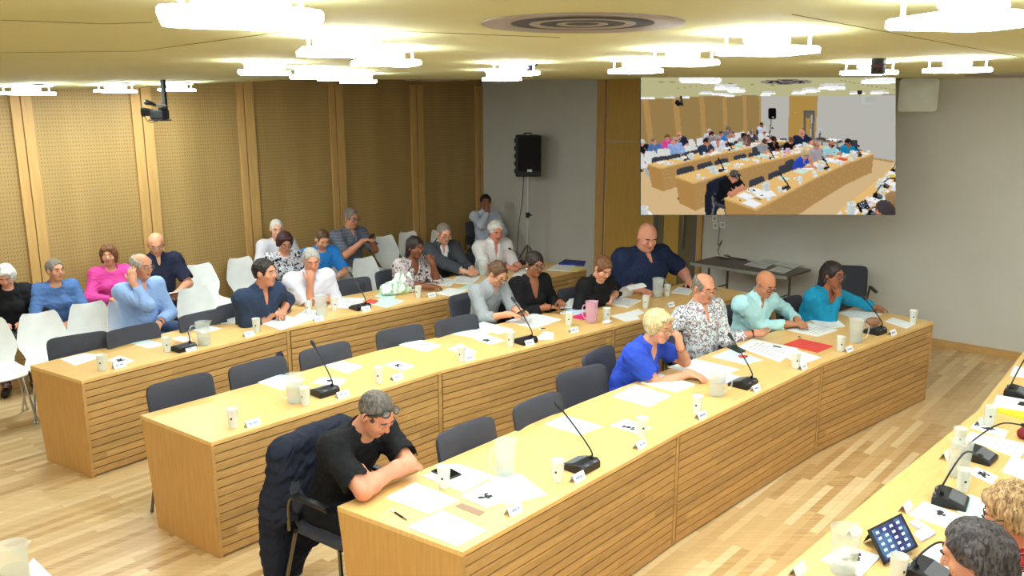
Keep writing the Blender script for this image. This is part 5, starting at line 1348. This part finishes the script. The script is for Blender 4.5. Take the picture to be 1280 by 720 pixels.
sheet([(572, 361), (588, 354), (606, 356), (594, 364)], 'pale sheet behind the head of the grey shirted man', .001, M_MINT)
pen(549, 347, 553, 350, 'dark pen on the papers of the woman in paisley', TZ+.005)
phone([(527, 361), (532, 356), (541, 357), (538, 362)], 'dark phone right of the carrier bag')
sheet([(640, 345), (652, 336), (676, 336), (668, 345)], 'white papers in front of the white haired man in the polo', .004, name='paper_stack', lines=4)
sheet([(682, 338), (698, 329), (722, 330), (712, 339)], 'white papers at the far end of the back row', .004, name='paper_stack', lines=4)
sheet([(700, 339), (708, 334), (728, 334), (722, 340)], 'yellow sheet at the far end of the back row', .002, mat('yellow_paper', (232, 222, 130), .8))
sheet([(698, 331), (706, 326), (732, 328), (730, 333)], 'blue folder at the far right end of the back row', .02, mat('blue_folder', (40, 56, 140), .5), 'folder', cat='folder')
M_BAG = fabric('bag_plastic', (226, 236, 226), 'floral', (150, 200, 150), (226, 236, 226), 7.0, .4)
blob('carrier_bag', 499, 366, [(0, 0, .045, (.24, .12, .055)), (-.06, .0, .075, (.17, .09, .06)), (.07, -.02, .10, (.13, .08, .07)), (.02, -.02, .15, (.06, .035, .06)), (.13, 0, .13, (.035, .03, .07))], M_BAG, 'crumpled white and green plastic carrier bag in front of the paisley blouse', 'bag', .007, .013, 34)
# black bag hung on the chair behind the second microphone
blob('black_pouch', 453, 362, [(0, 0, .03, (.03, .03, .05))], M_BLACK2, 'small round black bag hooked over the corner of an empty chair back', 'bag', .006, .003, 60, z=.82)

# ---- viewer side desk
jug(1053, 716, 'large jug on the leaflet at the nearest right desk', 3.9, level=.02, scale=1.05)
jug(1197, 595, 'jug beside a microphone base on the right desk', 3.9, level=.09, scale=1.0)
for (u, v, lb) in ((1121, 728, 'plastic cup in front of the tablet'), (1203, 614, 'plastic cup behind the jug on the right desk'), (1198, 560, 'plastic cup beyond the jug on the right desk'), (1236, 531, 'plastic cup beside the yellow folder')): cup(u, v, lb)
for (u, v, lb) in ((1066, 668, 'name card left of the tablet'), (997, 716, 'name card at the bottom edge, nearest on the right desk'), (1132, 637, 'name card by the leaflet with two pictures'), (1182, 572, 'name card beside the jug on the right desk'), (1224, 531, 'name card at the far part of the right desk')): card(u, v, 4, lb)
mic(1187, 628, (1225, 570), 4, 'large desk microphone above the leaflet with two pictures', tipz=.12, bow=.25, turn=10)
mic(1223, 573, (1282, 532), 4, 'desk microphone right of the jug on the right desk', tipz=.14, bow=.2)
mic(1272, 494, (1300, 440), 4, 'farthest desk microphone at the right edge of the view', tipz=.2, bow=.2)
mic(1160, 722, (1196, 688), 4, 'desk microphone cut by the bottom edge beside the dark haired man', tipz=.06, bow=.3)
sheet([(1025, 700), (1056, 682), (1101, 696), (1076, 722)], 'leaflet with writing under the large jug', .004, name='leaflet', pic=(.6, .5, .2))
sheet([(1135, 644), (1155, 627), (1204, 646), (1184, 661)], 'leaflet with two dark pictures below the large microphone', .004, name='leaflet', pic=(.7, .45, .15))
sheet([(1196, 640), (1212, 618), (1262, 640), (1240, 662)], 'mint sheets right of the large microphone', .003, M_MINT, 'paper_stack')
sheet([(1136, 655), (1146, 650), (1158, 659), (1148, 663)], 'thin grey booklet right of the tablet', .010, mat('grey_card', (196, 190, 192), .7), 'booklet', cat='booklet')
sheet([(1142, 668), (1158, 658), (1170, 668), (1152, 678)], 'white booklet with purple edge right of the tablet', .008, mat('lilac_edge', (224, 214, 238), .7), 'booklet', cat='booklet')
sheet([(1128, 712), (1168, 680), (1206, 694), (1176, 732)], 'white papers in front of the dark haired man', .005, name='paper_stack', lines=9)
sheet([(1207, 591), (1220, 584), (1248, 596), (1240, 606)], 'leaflet with dark picture beside the jug of the right desk', .003, name='leaflet', pic=(.55, .5, .22))
sheet([(1206, 549), (1214, 541), (1288, 557), (1274, 574)], 'wide white papers behind the second microphone of the right desk', .006, name='paper_stack', lines=6)
sheet([(1213, 535), (1218, 529), (1260, 539), (1256, 548)], 'leaflet with dark picture left of the red edged case', .003, name='leaflet', pic=(.6, .5, .22))
sheet([(1243, 514), (1248, 508), (1292, 518), (1290, 528)], 'yellow folder at the right edge', .012, mat('yellow_folder', (220, 208, 50), .6), 'folder', cat='folder')
sheet([(1240, 508), (1246, 494), (1292, 502), (1290, 516)], 'white papers above the yellow folder', .004, name='paper_stack', lift=.012)
sheet([(1258, 488), (1262, 480), (1296, 486), (1292, 496)], 'white sheet by the farthest microphone of the right desk', .002)
sheet([(1262, 470), (1268, 458), (1296, 462), (1296, 474)], 'white papers at the far right edge of the view', .003, name='paper_stack')
sheet([(1252, 590), (1264, 572), (1300, 580), (1296, 606)], 'pale papers right of the second microphone at the right edge', .006, mat('pale_blue', (214, 226, 240), .7), 'paper_stack')
phone([(1272, 506), (1275, 503), (1290, 505), (1288, 509)], 'dark phone on the white papers at the right edge', lift=.017)
blob('pencil_case', 1282, 548, [(0, 0, .03, (.06, .05, .035))], mat('dark_red_cloth', (120, 24, 30), .7), 'dark red pencil case at the right edge', 'pencil case')
# tablet leaning on its case, screen towards the sitter side of the view
c_ = at(1116, 690, TZ)
TL, TR_, BR_, BL_ = at(1085, 662, TZ+.115), at(1127, 641, TZ+.135), at(1151, 685, TZ+.03), at(1106, 706, TZ+.012)
def plane_fix(a, b, d): return b+(d-a)
BR_ = plane_fix(TL, TR_, BL_)
r = empty('tablet', BL_); tag(r, 'black tablet with app icons on its screen leaning on the right desk', 'tablet')
ex = (BR_-BL_); ey = (TL-BL_); nz = ex.cross(ey).normalized(); nz = nz if nz.z > 0 else -nz
def tb(a, b_, off): return ex*a+ey*b_+nz*off
def slab(x0, x1, y0, y1, z0, z1, mb=None, mi=0):
    mb = mb or MB(); V = [tb(x, y, z) for x in (x0, x1) for y in (y0, y1) for z in (z0, z1)]
    return mb.add(V, [(0, 1, 3, 2), (4, 6, 7, 5), (0, 4, 5, 1), (2, 3, 7, 6), (0, 2, 6, 4), (1, 5, 7, 3)], mi)
slab(0, 1, 0, 1, -.009, 0).build('tablet_body', M_BLACK, r, bevel=.002)
m, nt, b = newmat('tablet_screen', .1); tc = N(nt, 'ShaderNodeTexCoord'); no = N(nt, 'ShaderNodeTexNoise', i_Scale=14.0, i_Detail=3.0); nt.links.new(tc.outputs['Object'], no.inputs['Vector'])
rp = ramp(nt, [(.35, (48, 42, 96)), (.5, (62, 84, 150)), (.65, (90, 150, 190))]); nt.links.new(no.outputs['Fac'], rp.inputs['Fac'])
nt.links.new(rp.outputs[0], b.inputs['Emission Color']); b.inputs['Emission Strength'].default_value = .8; b.inputs['Base Color'].default_value = (.02, .02, .03, 1)
s_ = slab(.07, .93, .07, .93, .0002, .0006).build('tablet_screen', m, r)
mb = MB()
for i in range(4):
    for j in range(5): slab(.14+i*.20, .14+i*.20+.09, .12+j*.165, .12+j*.165+.075, .0008, .0012, mb)
mb.build('app_icons', mat('icon_white', (190, 200, 220), .3, emit=(180, 196, 225), es=.7), r)
mb = MB(); st = TL-BL_; mb.add([tb(.1, .95, -.01), tb(.9, .95, -.01), tb(.9, .55, -.01)+Vector((0, 0, 0)), Vector(tb(.9, .9, 0))+Vector((0, .09, -(TL.z-TZ)*.9)), Vector(tb(.1, .9, 0))+Vector((0, .09, -(TL.z-TZ)*.9))], [(0, 1, 3, 4)])
mb.build('case_stand', M_BLACK2, r)

# ---- bottom-left desk
jug(21, 735, 'jug cut by the bottom left corner of the view', .4, level=.09)
sheet([(36, 704), (42, 698), (66, 722), (40, 730)], 'white sheet at the bottom left corner', .002)

# ------------------------------------------------------------------ jacket over the nearest chair
b0, f_, r3 = p1['base'], p1['f'], p1['r']; u_ = np.array([0, 0, 1.])
cb = b0+f_*.085
def L3(x, y, z): return cb+r3*x+f_*y+u_*z
AX = np.stack([r3, f_, u_], 1)
pr = [C(L3(x_, -.243, .89), L3(x_*1.05, -.215, .52), .046, .044, .03) for x_ in (-.2, -.12, -.04, .04, .12, .2)]+[E(L3(0, -.262, .72), AX, (.265, .068, .215), .03), C(L3(-.21, -.25, .90), L3(.21, -.25, .90), .050, .050, .04), C(L3(-.24, -.25, .86), L3(-.25, -.27, .50), .055, .05, .04), C(L3(.24, -.25, .86), L3(.27, -.27, .50), .058, .055, .04),
      E(L3(.06, -.34, .50), AX, (.24, .06, .32), .06), E(L3(.16, -.34, .30), AX, (.16, .055, .26), .06), E(L3(-.10, -.33, .44), AX, (.16, .05, .26), .05),
      C(L3(.27, -.29, .62), L3(.25, -.33, .12), .055, .045, .04), C(L3(.05, -.36, .40), L3(.1, -.35, .10), .06, .03, .05)]
Fs = field_for(pr, .008); run(Fs, pr); Fs.noise(.006, 22, 5); Fs.noise(.005, 48, 8); V, Q = Fs.mesh()
V[:, 2] = np.maximum(V[:, 2], .05)
o = np_obj('jacket', V, Q, fabric('navy_jacket', (34, 38, 52)), cb); tag(o, 'dark navy jacket hanging over the nearest chair back', 'jacket')

# phones and book held
def held(name, P, c_, size, yaw, pitch, m, label, cat):
    R = Matrix.Rotation(yaw, 3, 'Z') @ Matrix.Rotation(pitch, 3, 'X'); mb = MB(); mb.box((0, 0, 0), size, R); o = mb.build(name, m, None, bevel=.002); o.location = c_; tag(o, label, cat); return o
def between(P, up=.02, fw=.09): a, b_ = P['arms'][1][2], P['arms'][-1][2]; return tuple((a+b_)/2+P['f']*fw+np.array([0, 0, up]))
yaw = lambda P: math.atan2(P['f'][1], P['f'][0])-PI/2
held('mobile_phone', p6, between(p6, .02), (.075, .14, .009), yaw(p6), .5, M_BLACK, 'black phone in the hands of the man in the grey shirt', 'phone')
held('mobile_phone', p24, between(p24, .05), (.075, .14, .009), yaw(p24), 1.0, mat('phone_back', (60, 50, 60), .3), 'phone held up by the man in the striped polo', 'phone')
held('mobile_phone', p23, between(p23, .03), (.07, .14, .009), yaw(p23), .4, M_WHITE, 'white phone held by the young man in the bright blue T-shirt', 'phone')
held('booklet', p19, between(p19, .03, .12), (.24, .30, .012), yaw(p19)+.2, .25, M_PAPER, 'white papers on the lap of the bald man in the navy polo', 'papers')
a = p7['arms'][1][2]+p7['f']*.09+u_*.03; pn = empty('pen', tuple(a)); tag(pn, 'pen held by the woman in the black V-neck', 'pen'); MB().tube([(-.01, 0, -.03), (.03, .0, .09)], .004, 8).build('barrel', M_BLACK, pn, True)
a = p8['arms'][1][2]+p8['f']*.08+u_*.03; pn = empty('pen', tuple(a)); tag(pn, 'white pen held by the woman in the black sweater', 'pen'); MB().tube([(-.02, 0, -.03), (.04, -.02, .08)], .005, 8).build('barrel', M_WHITE, pn, True)

# ------------------------------------------------------------------ back wall things
# loudspeaker on a stand
sp = atd(660, 194, 12.3); yawS = math.radians(4)
r = empty('loudspeaker', (sp.x, sp.y, sp.z-.31), yawS); tag(r, 'black loudspeaker on a pole stand against the grey wall', 'loudspeaker')
mb = MB(); mb.prism([(-.185, .0), (-.15, .27), (.15, .27), (.19, .0), (.19, -.05), (-.185, -.05)], 0, .60); mb.build('cabinet', M_BLACK, r, bevel=.012)
mb = MB(); mb.box((.01, -.053, .33), (.33, .008, .50)); mb.build('grille', mat('grille_black', (16, 16, 18), .8), r, bevel=.004)
mb = MB(); mb.box((.02, -.059, .09), (.07, .004, .035)); mb.build('maker_badge', M_WHITE, r)
mb = MB(); mb.tube([(-.06, .05, .60), (-.05, .05, .625), (.05, .05, .625), (.06, .05, .60)], .009, 8); mb.build('carry_handle', M_BLACK2, r, True)
mb = MB()
for k in range(5): mb.box((-.19, .0, .08+k*.11), (.02, .06, .06))
mb.build('side_ribs', M_BLACK2, r, bevel=.004)
r = empty('speaker_stand', (sp.x, sp.y, 0)); tag(r, 'white and grey telescopic tripod stand under the loudspeaker', 'stand')
MB().tube([(0, .06, .12), (0, .06, sp.z-.31)], .019, 12).build('pole', mat('stand_white', (206, 206, 200), .4), r, True)
MB().tube([(0, .06, 1.02), (0, .06, 1.10)], .03, 12).build('collar', M_BLACK, r, True)
MB().tube([(.02, .06, 1.06), (.06, .04, 1.06)], .012, 8).build('knob', M_BLACK, r, True)
for k in range(3):
    a = k*2*PI/3+.5; MB().tube([(0, .06, .62), (.38*math.cos(a), .06+.38*math.sin(a), .015)], .012, 8).build('leg', M_STEEL, r, True)
mb = MB(); mb.tube(catmull([(sp.x-.06, sp.y+.1, sp.z-.25), (sp.x-.08, sp.y+.08, 1.3), (sp.x-.14, sp.y+.08, .8), (sp.x-.18, sp.y+.1, .02)], 6), .005, 6); tag(mb.build('speaker_cable', M_BLACK, None, True), 'black cable dangling beside the speaker stand', 'cable')
# television camera hanging from the ceiling
tv = atd(196, 140, 8.0); zc = ceilz(tv.x, tv.y)
r = empty('television_camera', tv, math.radians(-20)); tag(r, 'black television camera hanging from a ceiling bracket in front of the panelled wall', 'camera')
mb = MB(); mb.box((.085, .02, .16), (.04, .03, zc-tv.z+.06)); mb.build('bracket', M_BLACK, r, bevel=.003)
mb = MB(); mb.box((.03, 0, -.075), (.17, .12, .012)); mb.build('tray', M_BLACK, r, bevel=.002)
mb = MB(); mb.box((.03, 0, -.025), (.16, .09, .085)); mb.box((.06, 0, .03), (.05, .05, .03)); mb.build('camera_body', M_BLACK2, r, bevel=.01)
mb = MB(); mb.tube([(-.04, -.01, -.01), (-.09, -.03, .0), (-.13, -.05, .0)], [.035, .038, .046], 14); mb.build('lens_hood', M_BLACK, r, True)
mb = MB(); mb.tube([(-.11, -.02, .095), (-.09, -.02, .09), (-.05, -.01, .08), (.0, 0, .06)], [.02, .028, .02, .012], 10); mb.build('microphone', M_BLACK, r, True)
mb = MB(); mb.tube([(.0, 0, .06), (.06, 0, .065), (.13, -.01, .06)], .009, 8); mb.build('top_handle', M_GREYP, r, True)
mb = MB(); mb.tube(catmull([(-.13, -.03, .02), (-.12, -.03, -.05), (-.08, -.02, -.095), (0, 0, -.085)], 5), .004, 6); mb.build('camera_cable', M_BLACK, r, True)
# hanging projector right of the screen
pj = atd(1140, 119, 8.9); zc = ceilz(pj.x, pj.y)
r = empty('ceiling_projector', (pj.x, pj.y, pj.z), math.radians(-8)); tag(r, 'white projector hanging from the ceiling just right of the screen', 'projector')
mb = MB(); V, F = pad(.42, .36, .42, pw=12); mb.add(V, F); mb.build('projector_case', mat('projector_white', (206, 210, 200), .4), r, True)
mb = MB(); mb.box((0, 0, (zc-pj.z+.17)/2), (.07, .07, zc-pj.z-.17)); mb.build('ceiling_bracket', M_BLACK, r)
mb = MB()
for k in range(6): mb.box((.135, -.2145, -.06+k*.022), (.07, .006, .009))
mb.build('vent_slots', M_GREYP, r)
# trestle table by the back wall
A4 = [at(863, 328, .75), at(984, 346, .75), at(1016, 336, .75), at(893, 319, .75)]
q = A4[0]; ex = (A4[1]-A4[0]); wd = ex.normalized(); nb_ = Vector((-wd.y, wd.x, 0)); L = ex.length
r = empty('trestle_table', (q.x, q.y, 0), math.atan2(wd.y, wd.x)); tag(r, 'dark topped folding table against the grey back wall', 'table')
D = min(.62, (A4[3]-A4[0]).length); print('trestle', L, D)
mb = MB(); mb.prism([(0, 0), (L, 0), (L, D), (0, D)], .725, .752); mb.build('tabletop', mat('dark_brown_top', (84, 66, 60), .35), r, bevel=.003)
mb = MB(); mb.box((L/2, -.004, .735), (L, .012, .035)); mb.build('edge_strip', mat('edge_grey', (150, 148, 142), .5), r)
for x in (.22, L-.22):
    for y in (.08, D-.08): mb = MB(); mb.tube([(x, y, .72), (x, y, .02)], .015, 8); mb.build('leg', M_STEEL, r, True)
    mb = MB(); mb.tube([(x, .02, .03), (x, D-.02, .03)], .016, 8); mb.tube([(x, .08, .42), (x, D-.08, .42)], .01, 8); mb.build('leg_brace', M_STEEL, r, True)
for pq, lb in (([(930, 331), (940, 327), (966, 330), (956, 336)], 'left sheet on the dark folding table'), ([(944, 327), (956, 324), (976, 327), (966, 331)], 'rear left sheet on the dark folding table'),
               ([(960, 338), (972, 333), (990, 337), (980, 342)], 'front right sheet on the dark folding table'), ([(968, 331), (978, 327), (1002, 331), (992, 336)], 'rear right sheet on the dark folding table')):
    sheet(pq, lb, .003, z=.752, lines=5)
mb = MB(); P_ = [at(905, 319, .758), at(912, 321, .758), at(922, 323, .758), at(934, 325, .758)]; mb.tube(catmull(P_, 5), .006, 6)
P_ = [at(899, 321, .757), at(906, 324, .757), at(914, 322, .757), at(908, 318, .757)]; mb.tube(catmull(P_, 5), .005, 6)
tag(mb.build('power_cable', M_BLACK, None, True), 'black cable lying coiled on the dark folding table', 'cable')
def wall_pt(u, v):
    z = 1.3
    for _ in range(12):
        s = on_line(u, z, CORN, DA); p = CORN+DA*s
        # solve z for v
        z_lo, z_hi = 0, 3
        for _ in range(30):
            zm = (z_lo+z_hi)/2
            if proj((p.x, p.y, zm))[1] > v: z_lo = zm
            else: z_hi = zm
        z = (z_lo+z_hi)/2
    return Vector((p.x, p.y, z))
wrz = math.atan2(DA.y, DA.x)
for (u, v, lb) in ((894, 273, 'white wall box just under the lower edge of the screen'), (895, 282, 'left white socket of the pair on the grey wall'), (904, 281, 'right white socket with a plugged cable on the grey wall')):
    p = wall_pt(u, v); r = empty('wall_socket', p, wrz); tag(r, lb, 'socket')
    MB().box((0, -.008, 0), (.08, .016, .085)).build('cover_plate', M_WHITE, r, bevel=.003)
    MB().lathe([(0, 0), (.024, 0), (.024, .003), (0, .003)], (0, -.019, 0), 16, R=Matrix.Rotation(PI/2, 3, 'X')).build('socket_face', mat('socket_grey', (190, 190, 186), .5), r, True)
p0, p1_, p2_ = wall_pt(901, 284), wall_pt(899, 306), wall_pt(902, 318)
inn = Vector((DB.x, DB.y, 0))*.03
mb = MB(); mb.tube(catmull([p0+inn, p1_+inn, wall_pt(904, 300)+inn, wall_pt(899, 312)+inn, p2_+inn*2], 6), .005, 6); tag(mb.build('wall_cable', M_GREYP, None, True), 'grey cable hanging from the wall socket to the folding table', 'cable')
# dark chair against the back wall behind the woman in turquoise
q = at(1053, 332, .87); chair('dark', q.x-.02, q.y-.30+.0, -100, 'dark chair turned by the wall behind the woman in turquoise')

# ------------------------------------------------------------------ added screen: stands in for the video overlay, a glowing picture of the room
def flat_colour(m):
    """a plain colour that stands for a material"""
    nt = m.node_tree; b = nt.nodes['Principled BSDF']
    if b.inputs['Emission Strength'].default_value > 1: return np.array((1.3, 1.3, 1.3))
    if not b.inputs['Base Color'].is_linked: return np.array(b.inputs['Base Color'].default_value[:3])
    for n_ in nt.nodes:
        if n_.type == 'VALTORGB': return np.mean([e.color[:3] for e in n_.color_ramp.elements], 0)
    for n_ in nt.nodes:
        if n_.type == 'VECT_MATH' and not n_.inputs[0].is_linked: return np.array(n_.inputs[0].default_value[:3])
    return np.array(b.inputs['Base Color'].default_value[:3])
def room_picture(pw, ph):
    """the room as the meeting camera shows it, worked out from the scene's own meshes with a small depth buffer"""
    bpy.context.view_layer.update()
    rng = np.random.RandomState(2); I_, D_, K_ = [], [], []; sx_ = pw/1280
    for ob in list(COL.objects):
        if ob.type != 'MESH' or ob.get('category') == 'screen': continue
        me = ob.data; nv = len(me.vertices)
        if nv < 3: continue
        me.calc_loop_triangles(); nt_ = len(me.loop_triangles)
        co = np.empty(nv*3, np.float32); me.vertices.foreach_get('co', co); M = np.array(ob.matrix_world)
        P = co.reshape(-1, 3) @ M[:3, :3].T+M[:3, 3]
        tr = np.empty(nt_*3, np.int32); me.loop_triangles.foreach_get('vertices', tr); tr = tr.reshape(-1, 3)
        mi = np.empty(nt_, np.int32); me.loop_triangles.foreach_get('material_index', mi)
        cols = np.array([flat_colour(m_) for m_ in me.materials]); kc = cols[np.minimum(mi, len(cols)-1)]
        A, B, C3 = P[tr[:, 0]], P[tr[:, 1]], P[tr[:, 2]]
        nn = np.cross(B-A, C3-A); nl = np.linalg.norm(nn, axis=1)+1e-12
        shade = .50+.26*np.clip(np.abs(nn[:, 2])/nl, 0, 1)*np.where(nn[:, 2] < 0, .45, 1)+.10*np.abs(nn[:, 0])/nl
        cen = (A+B+C3)/3; d = np.maximum(cen[:, 1]*CP+(H_CAM-cen[:, 2])*SP, .6)
        area = nl/2*(FPX*sx_/d)**2
        n_ = np.minimum(area*6, 600000); n_ = np.floor(n_)+(rng.rand(nt_) < (n_-np.floor(n_))); n_ = n_.astype(int)
        k = np.repeat(np.arange(nt_), n_)
        if not len(k): continue
        r1, r2 = rng.rand(len(k)), rng.rand(len(k)); fl = r1+r2 > 1; r1 = np.where(fl, 1-r1, r1); r2 = np.where(fl, 1-r2, r2)
        Q = A[k]+(B[k]-A[k])*r1[:, None]+(C3[k]-A[k])*r2[:, None]
        dd = Q[:, 1]*CP+(H_CAM-Q[:, 2])*SP; yy = Q[:, 1]*SP-(H_CAM-Q[:, 2])*CP; ok = dd > .4
        u_ = ((640+FPX*Q[:, 0]/np.maximum(dd, .4))*sx_).astype(int); v_ = ((360-FPX*yy/np.maximum(dd, .4))*ph/720).astype(int)
        ok &= (u_ >= 0) & (u_ < pw) & (v_ >= 0) & (v_ < ph)
        I_.append((v_*pw+u_)[ok]); D_.append(dd[ok]); K_.append((kc[k]*shade[k][:, None])[ok])
    I_, D_, K_ = np.concatenate(I_), np.concatenate(D_), np.concatenate(K_)
    o_ = np.argsort(-D_); pic = np.full((ph*pw, 3), np.nan); pic[I_[o_]] = K_[o_]; pic = pic.reshape(ph, pw, 3)
    for _ in range(3):
        bad = np.isnan(pic[:, :, 0])
        for dy, dx in ((0, 1), (1, 0), (0, -1), (-1, 0)):
            sh_ = np.roll(pic, (dy, dx), (0, 1)); m_ = bad & ~np.isnan(sh_[:, :, 0]); pic[m_] = sh_[m_]; bad = np.isnan(pic[:, :, 0])
    return np.nan_to_num(pic, nan=.3)
PW, PH = 318, 174
pic = room_picture(PW, PH).clip(0, 1.2)*1.3
a, b_, c_, d_ = scr(801, 95.5), scr(1119.5, 95.5), scr(1119.5, 268.5), scr(801, 268.5)
facen = (b_-a).cross(d_-a).normalized()
if facen.y > 0: facen = -facen
ctr = (a+b_+c_+d_)/4
r = empty('overlay_screen', ctr); tag(r, 'added screen panel standing in for the video overlay, showing a view of this meeting room', 'screen')  # no such display in the room; panel, housing and rods added for the overlay
o4 = [p-ctr for p in (a, b_, c_, d_)]
back = [p-facen*.05 for p in o4]; fr = [p-facen*.002 for p in o4]
MB().add(fr+back, [(0, 1, 2, 3), (7, 6, 5, 4), (0, 4, 5, 1), (1, 5, 6, 2), (2, 6, 7, 3), (3, 7, 4, 0)]).build('overlay_housing', M_BLACK, r)
for t in (.25, .75):
    p = o4[0]+(o4[1]-o4[0])*t-facen*.07; zt = ceilz(p.x+ctr.x, p.y+ctr.y)-ctr.z
    MB().tube([(p.x, p.y, p.z-.3), (p.x, p.y, zt)], .018, 10).build('overlay_hanger', M_STEEL, r)
V = []; F = []
for j in range(PH):
    for i in range(PW):
        s_, t_ = i/(PW-1), j/(PH-1); V.append((o4[0]*(1-s_)+o4[1]*s_)*(1-t_)+(o4[3]*(1-s_)+o4[2]*s_)*t_)
for j in range(PH-1):
    for i in range(PW-1): k = j*PW+i; F.append((k, k+PW, k+PW+1, k+1))
m, nt, b = newmat('overlay_picture', .6, .0); b.inputs['Base Color'].default_value = (0, 0, 0, 1)
at_ = N(nt, 'ShaderNodeAttribute', attribute_name='picture'); nt.links.new(at_.outputs['Color'], b.inputs['Emission Color']); b.inputs['Emission Strength'].default_value = 1.0
o = MB().add(V, F).build('overlay_picture', m, r)
ca = o.data.color_attributes.new('picture', 'FLOAT_COLOR', 'POINT')
lc = np.ones((PH*PW, 4), np.float32); lc[:, :3] = pic.reshape(-1, 3); ca.data.foreach_set('color', lc.ravel())
# ------------------------------------------------------------------ camera and world
cam = bpy.data.cameras.new('camera'); co = bpy.data.objects.new('camera', cam); link(co)
co.location = (0, 0, H_CAM); co.rotation_euler = (PI/2-PITCH, 0, 0); cam.sensor_width = 36; cam.lens = FPX/1280*36; cam.clip_start = .05
sc = bpy.context.scene; sc.camera = co
w = bpy.data.worlds.new('world'); sc.world = w; w.use_nodes = True
w.node_tree.nodes['Background'].inputs['Color'].default_value = (.8, .85, 1, 1); w.node_tree.nodes['Background'].inputs['Strength'].default_value = .3
sc.view_settings.view_transform = 'Standard'; sc.view_settings.look = 'None'; sc.view_settings.gamma = 1; sc.view_settings.exposure = EXPO
try: sc.view_settings.use_curve_mapping = False
except Exception: pass
bpy.context.view_layer.update()
for lb, ns in USED.items():
    if len(ns) > 1: print('DUP LABEL', lb, len(ns))
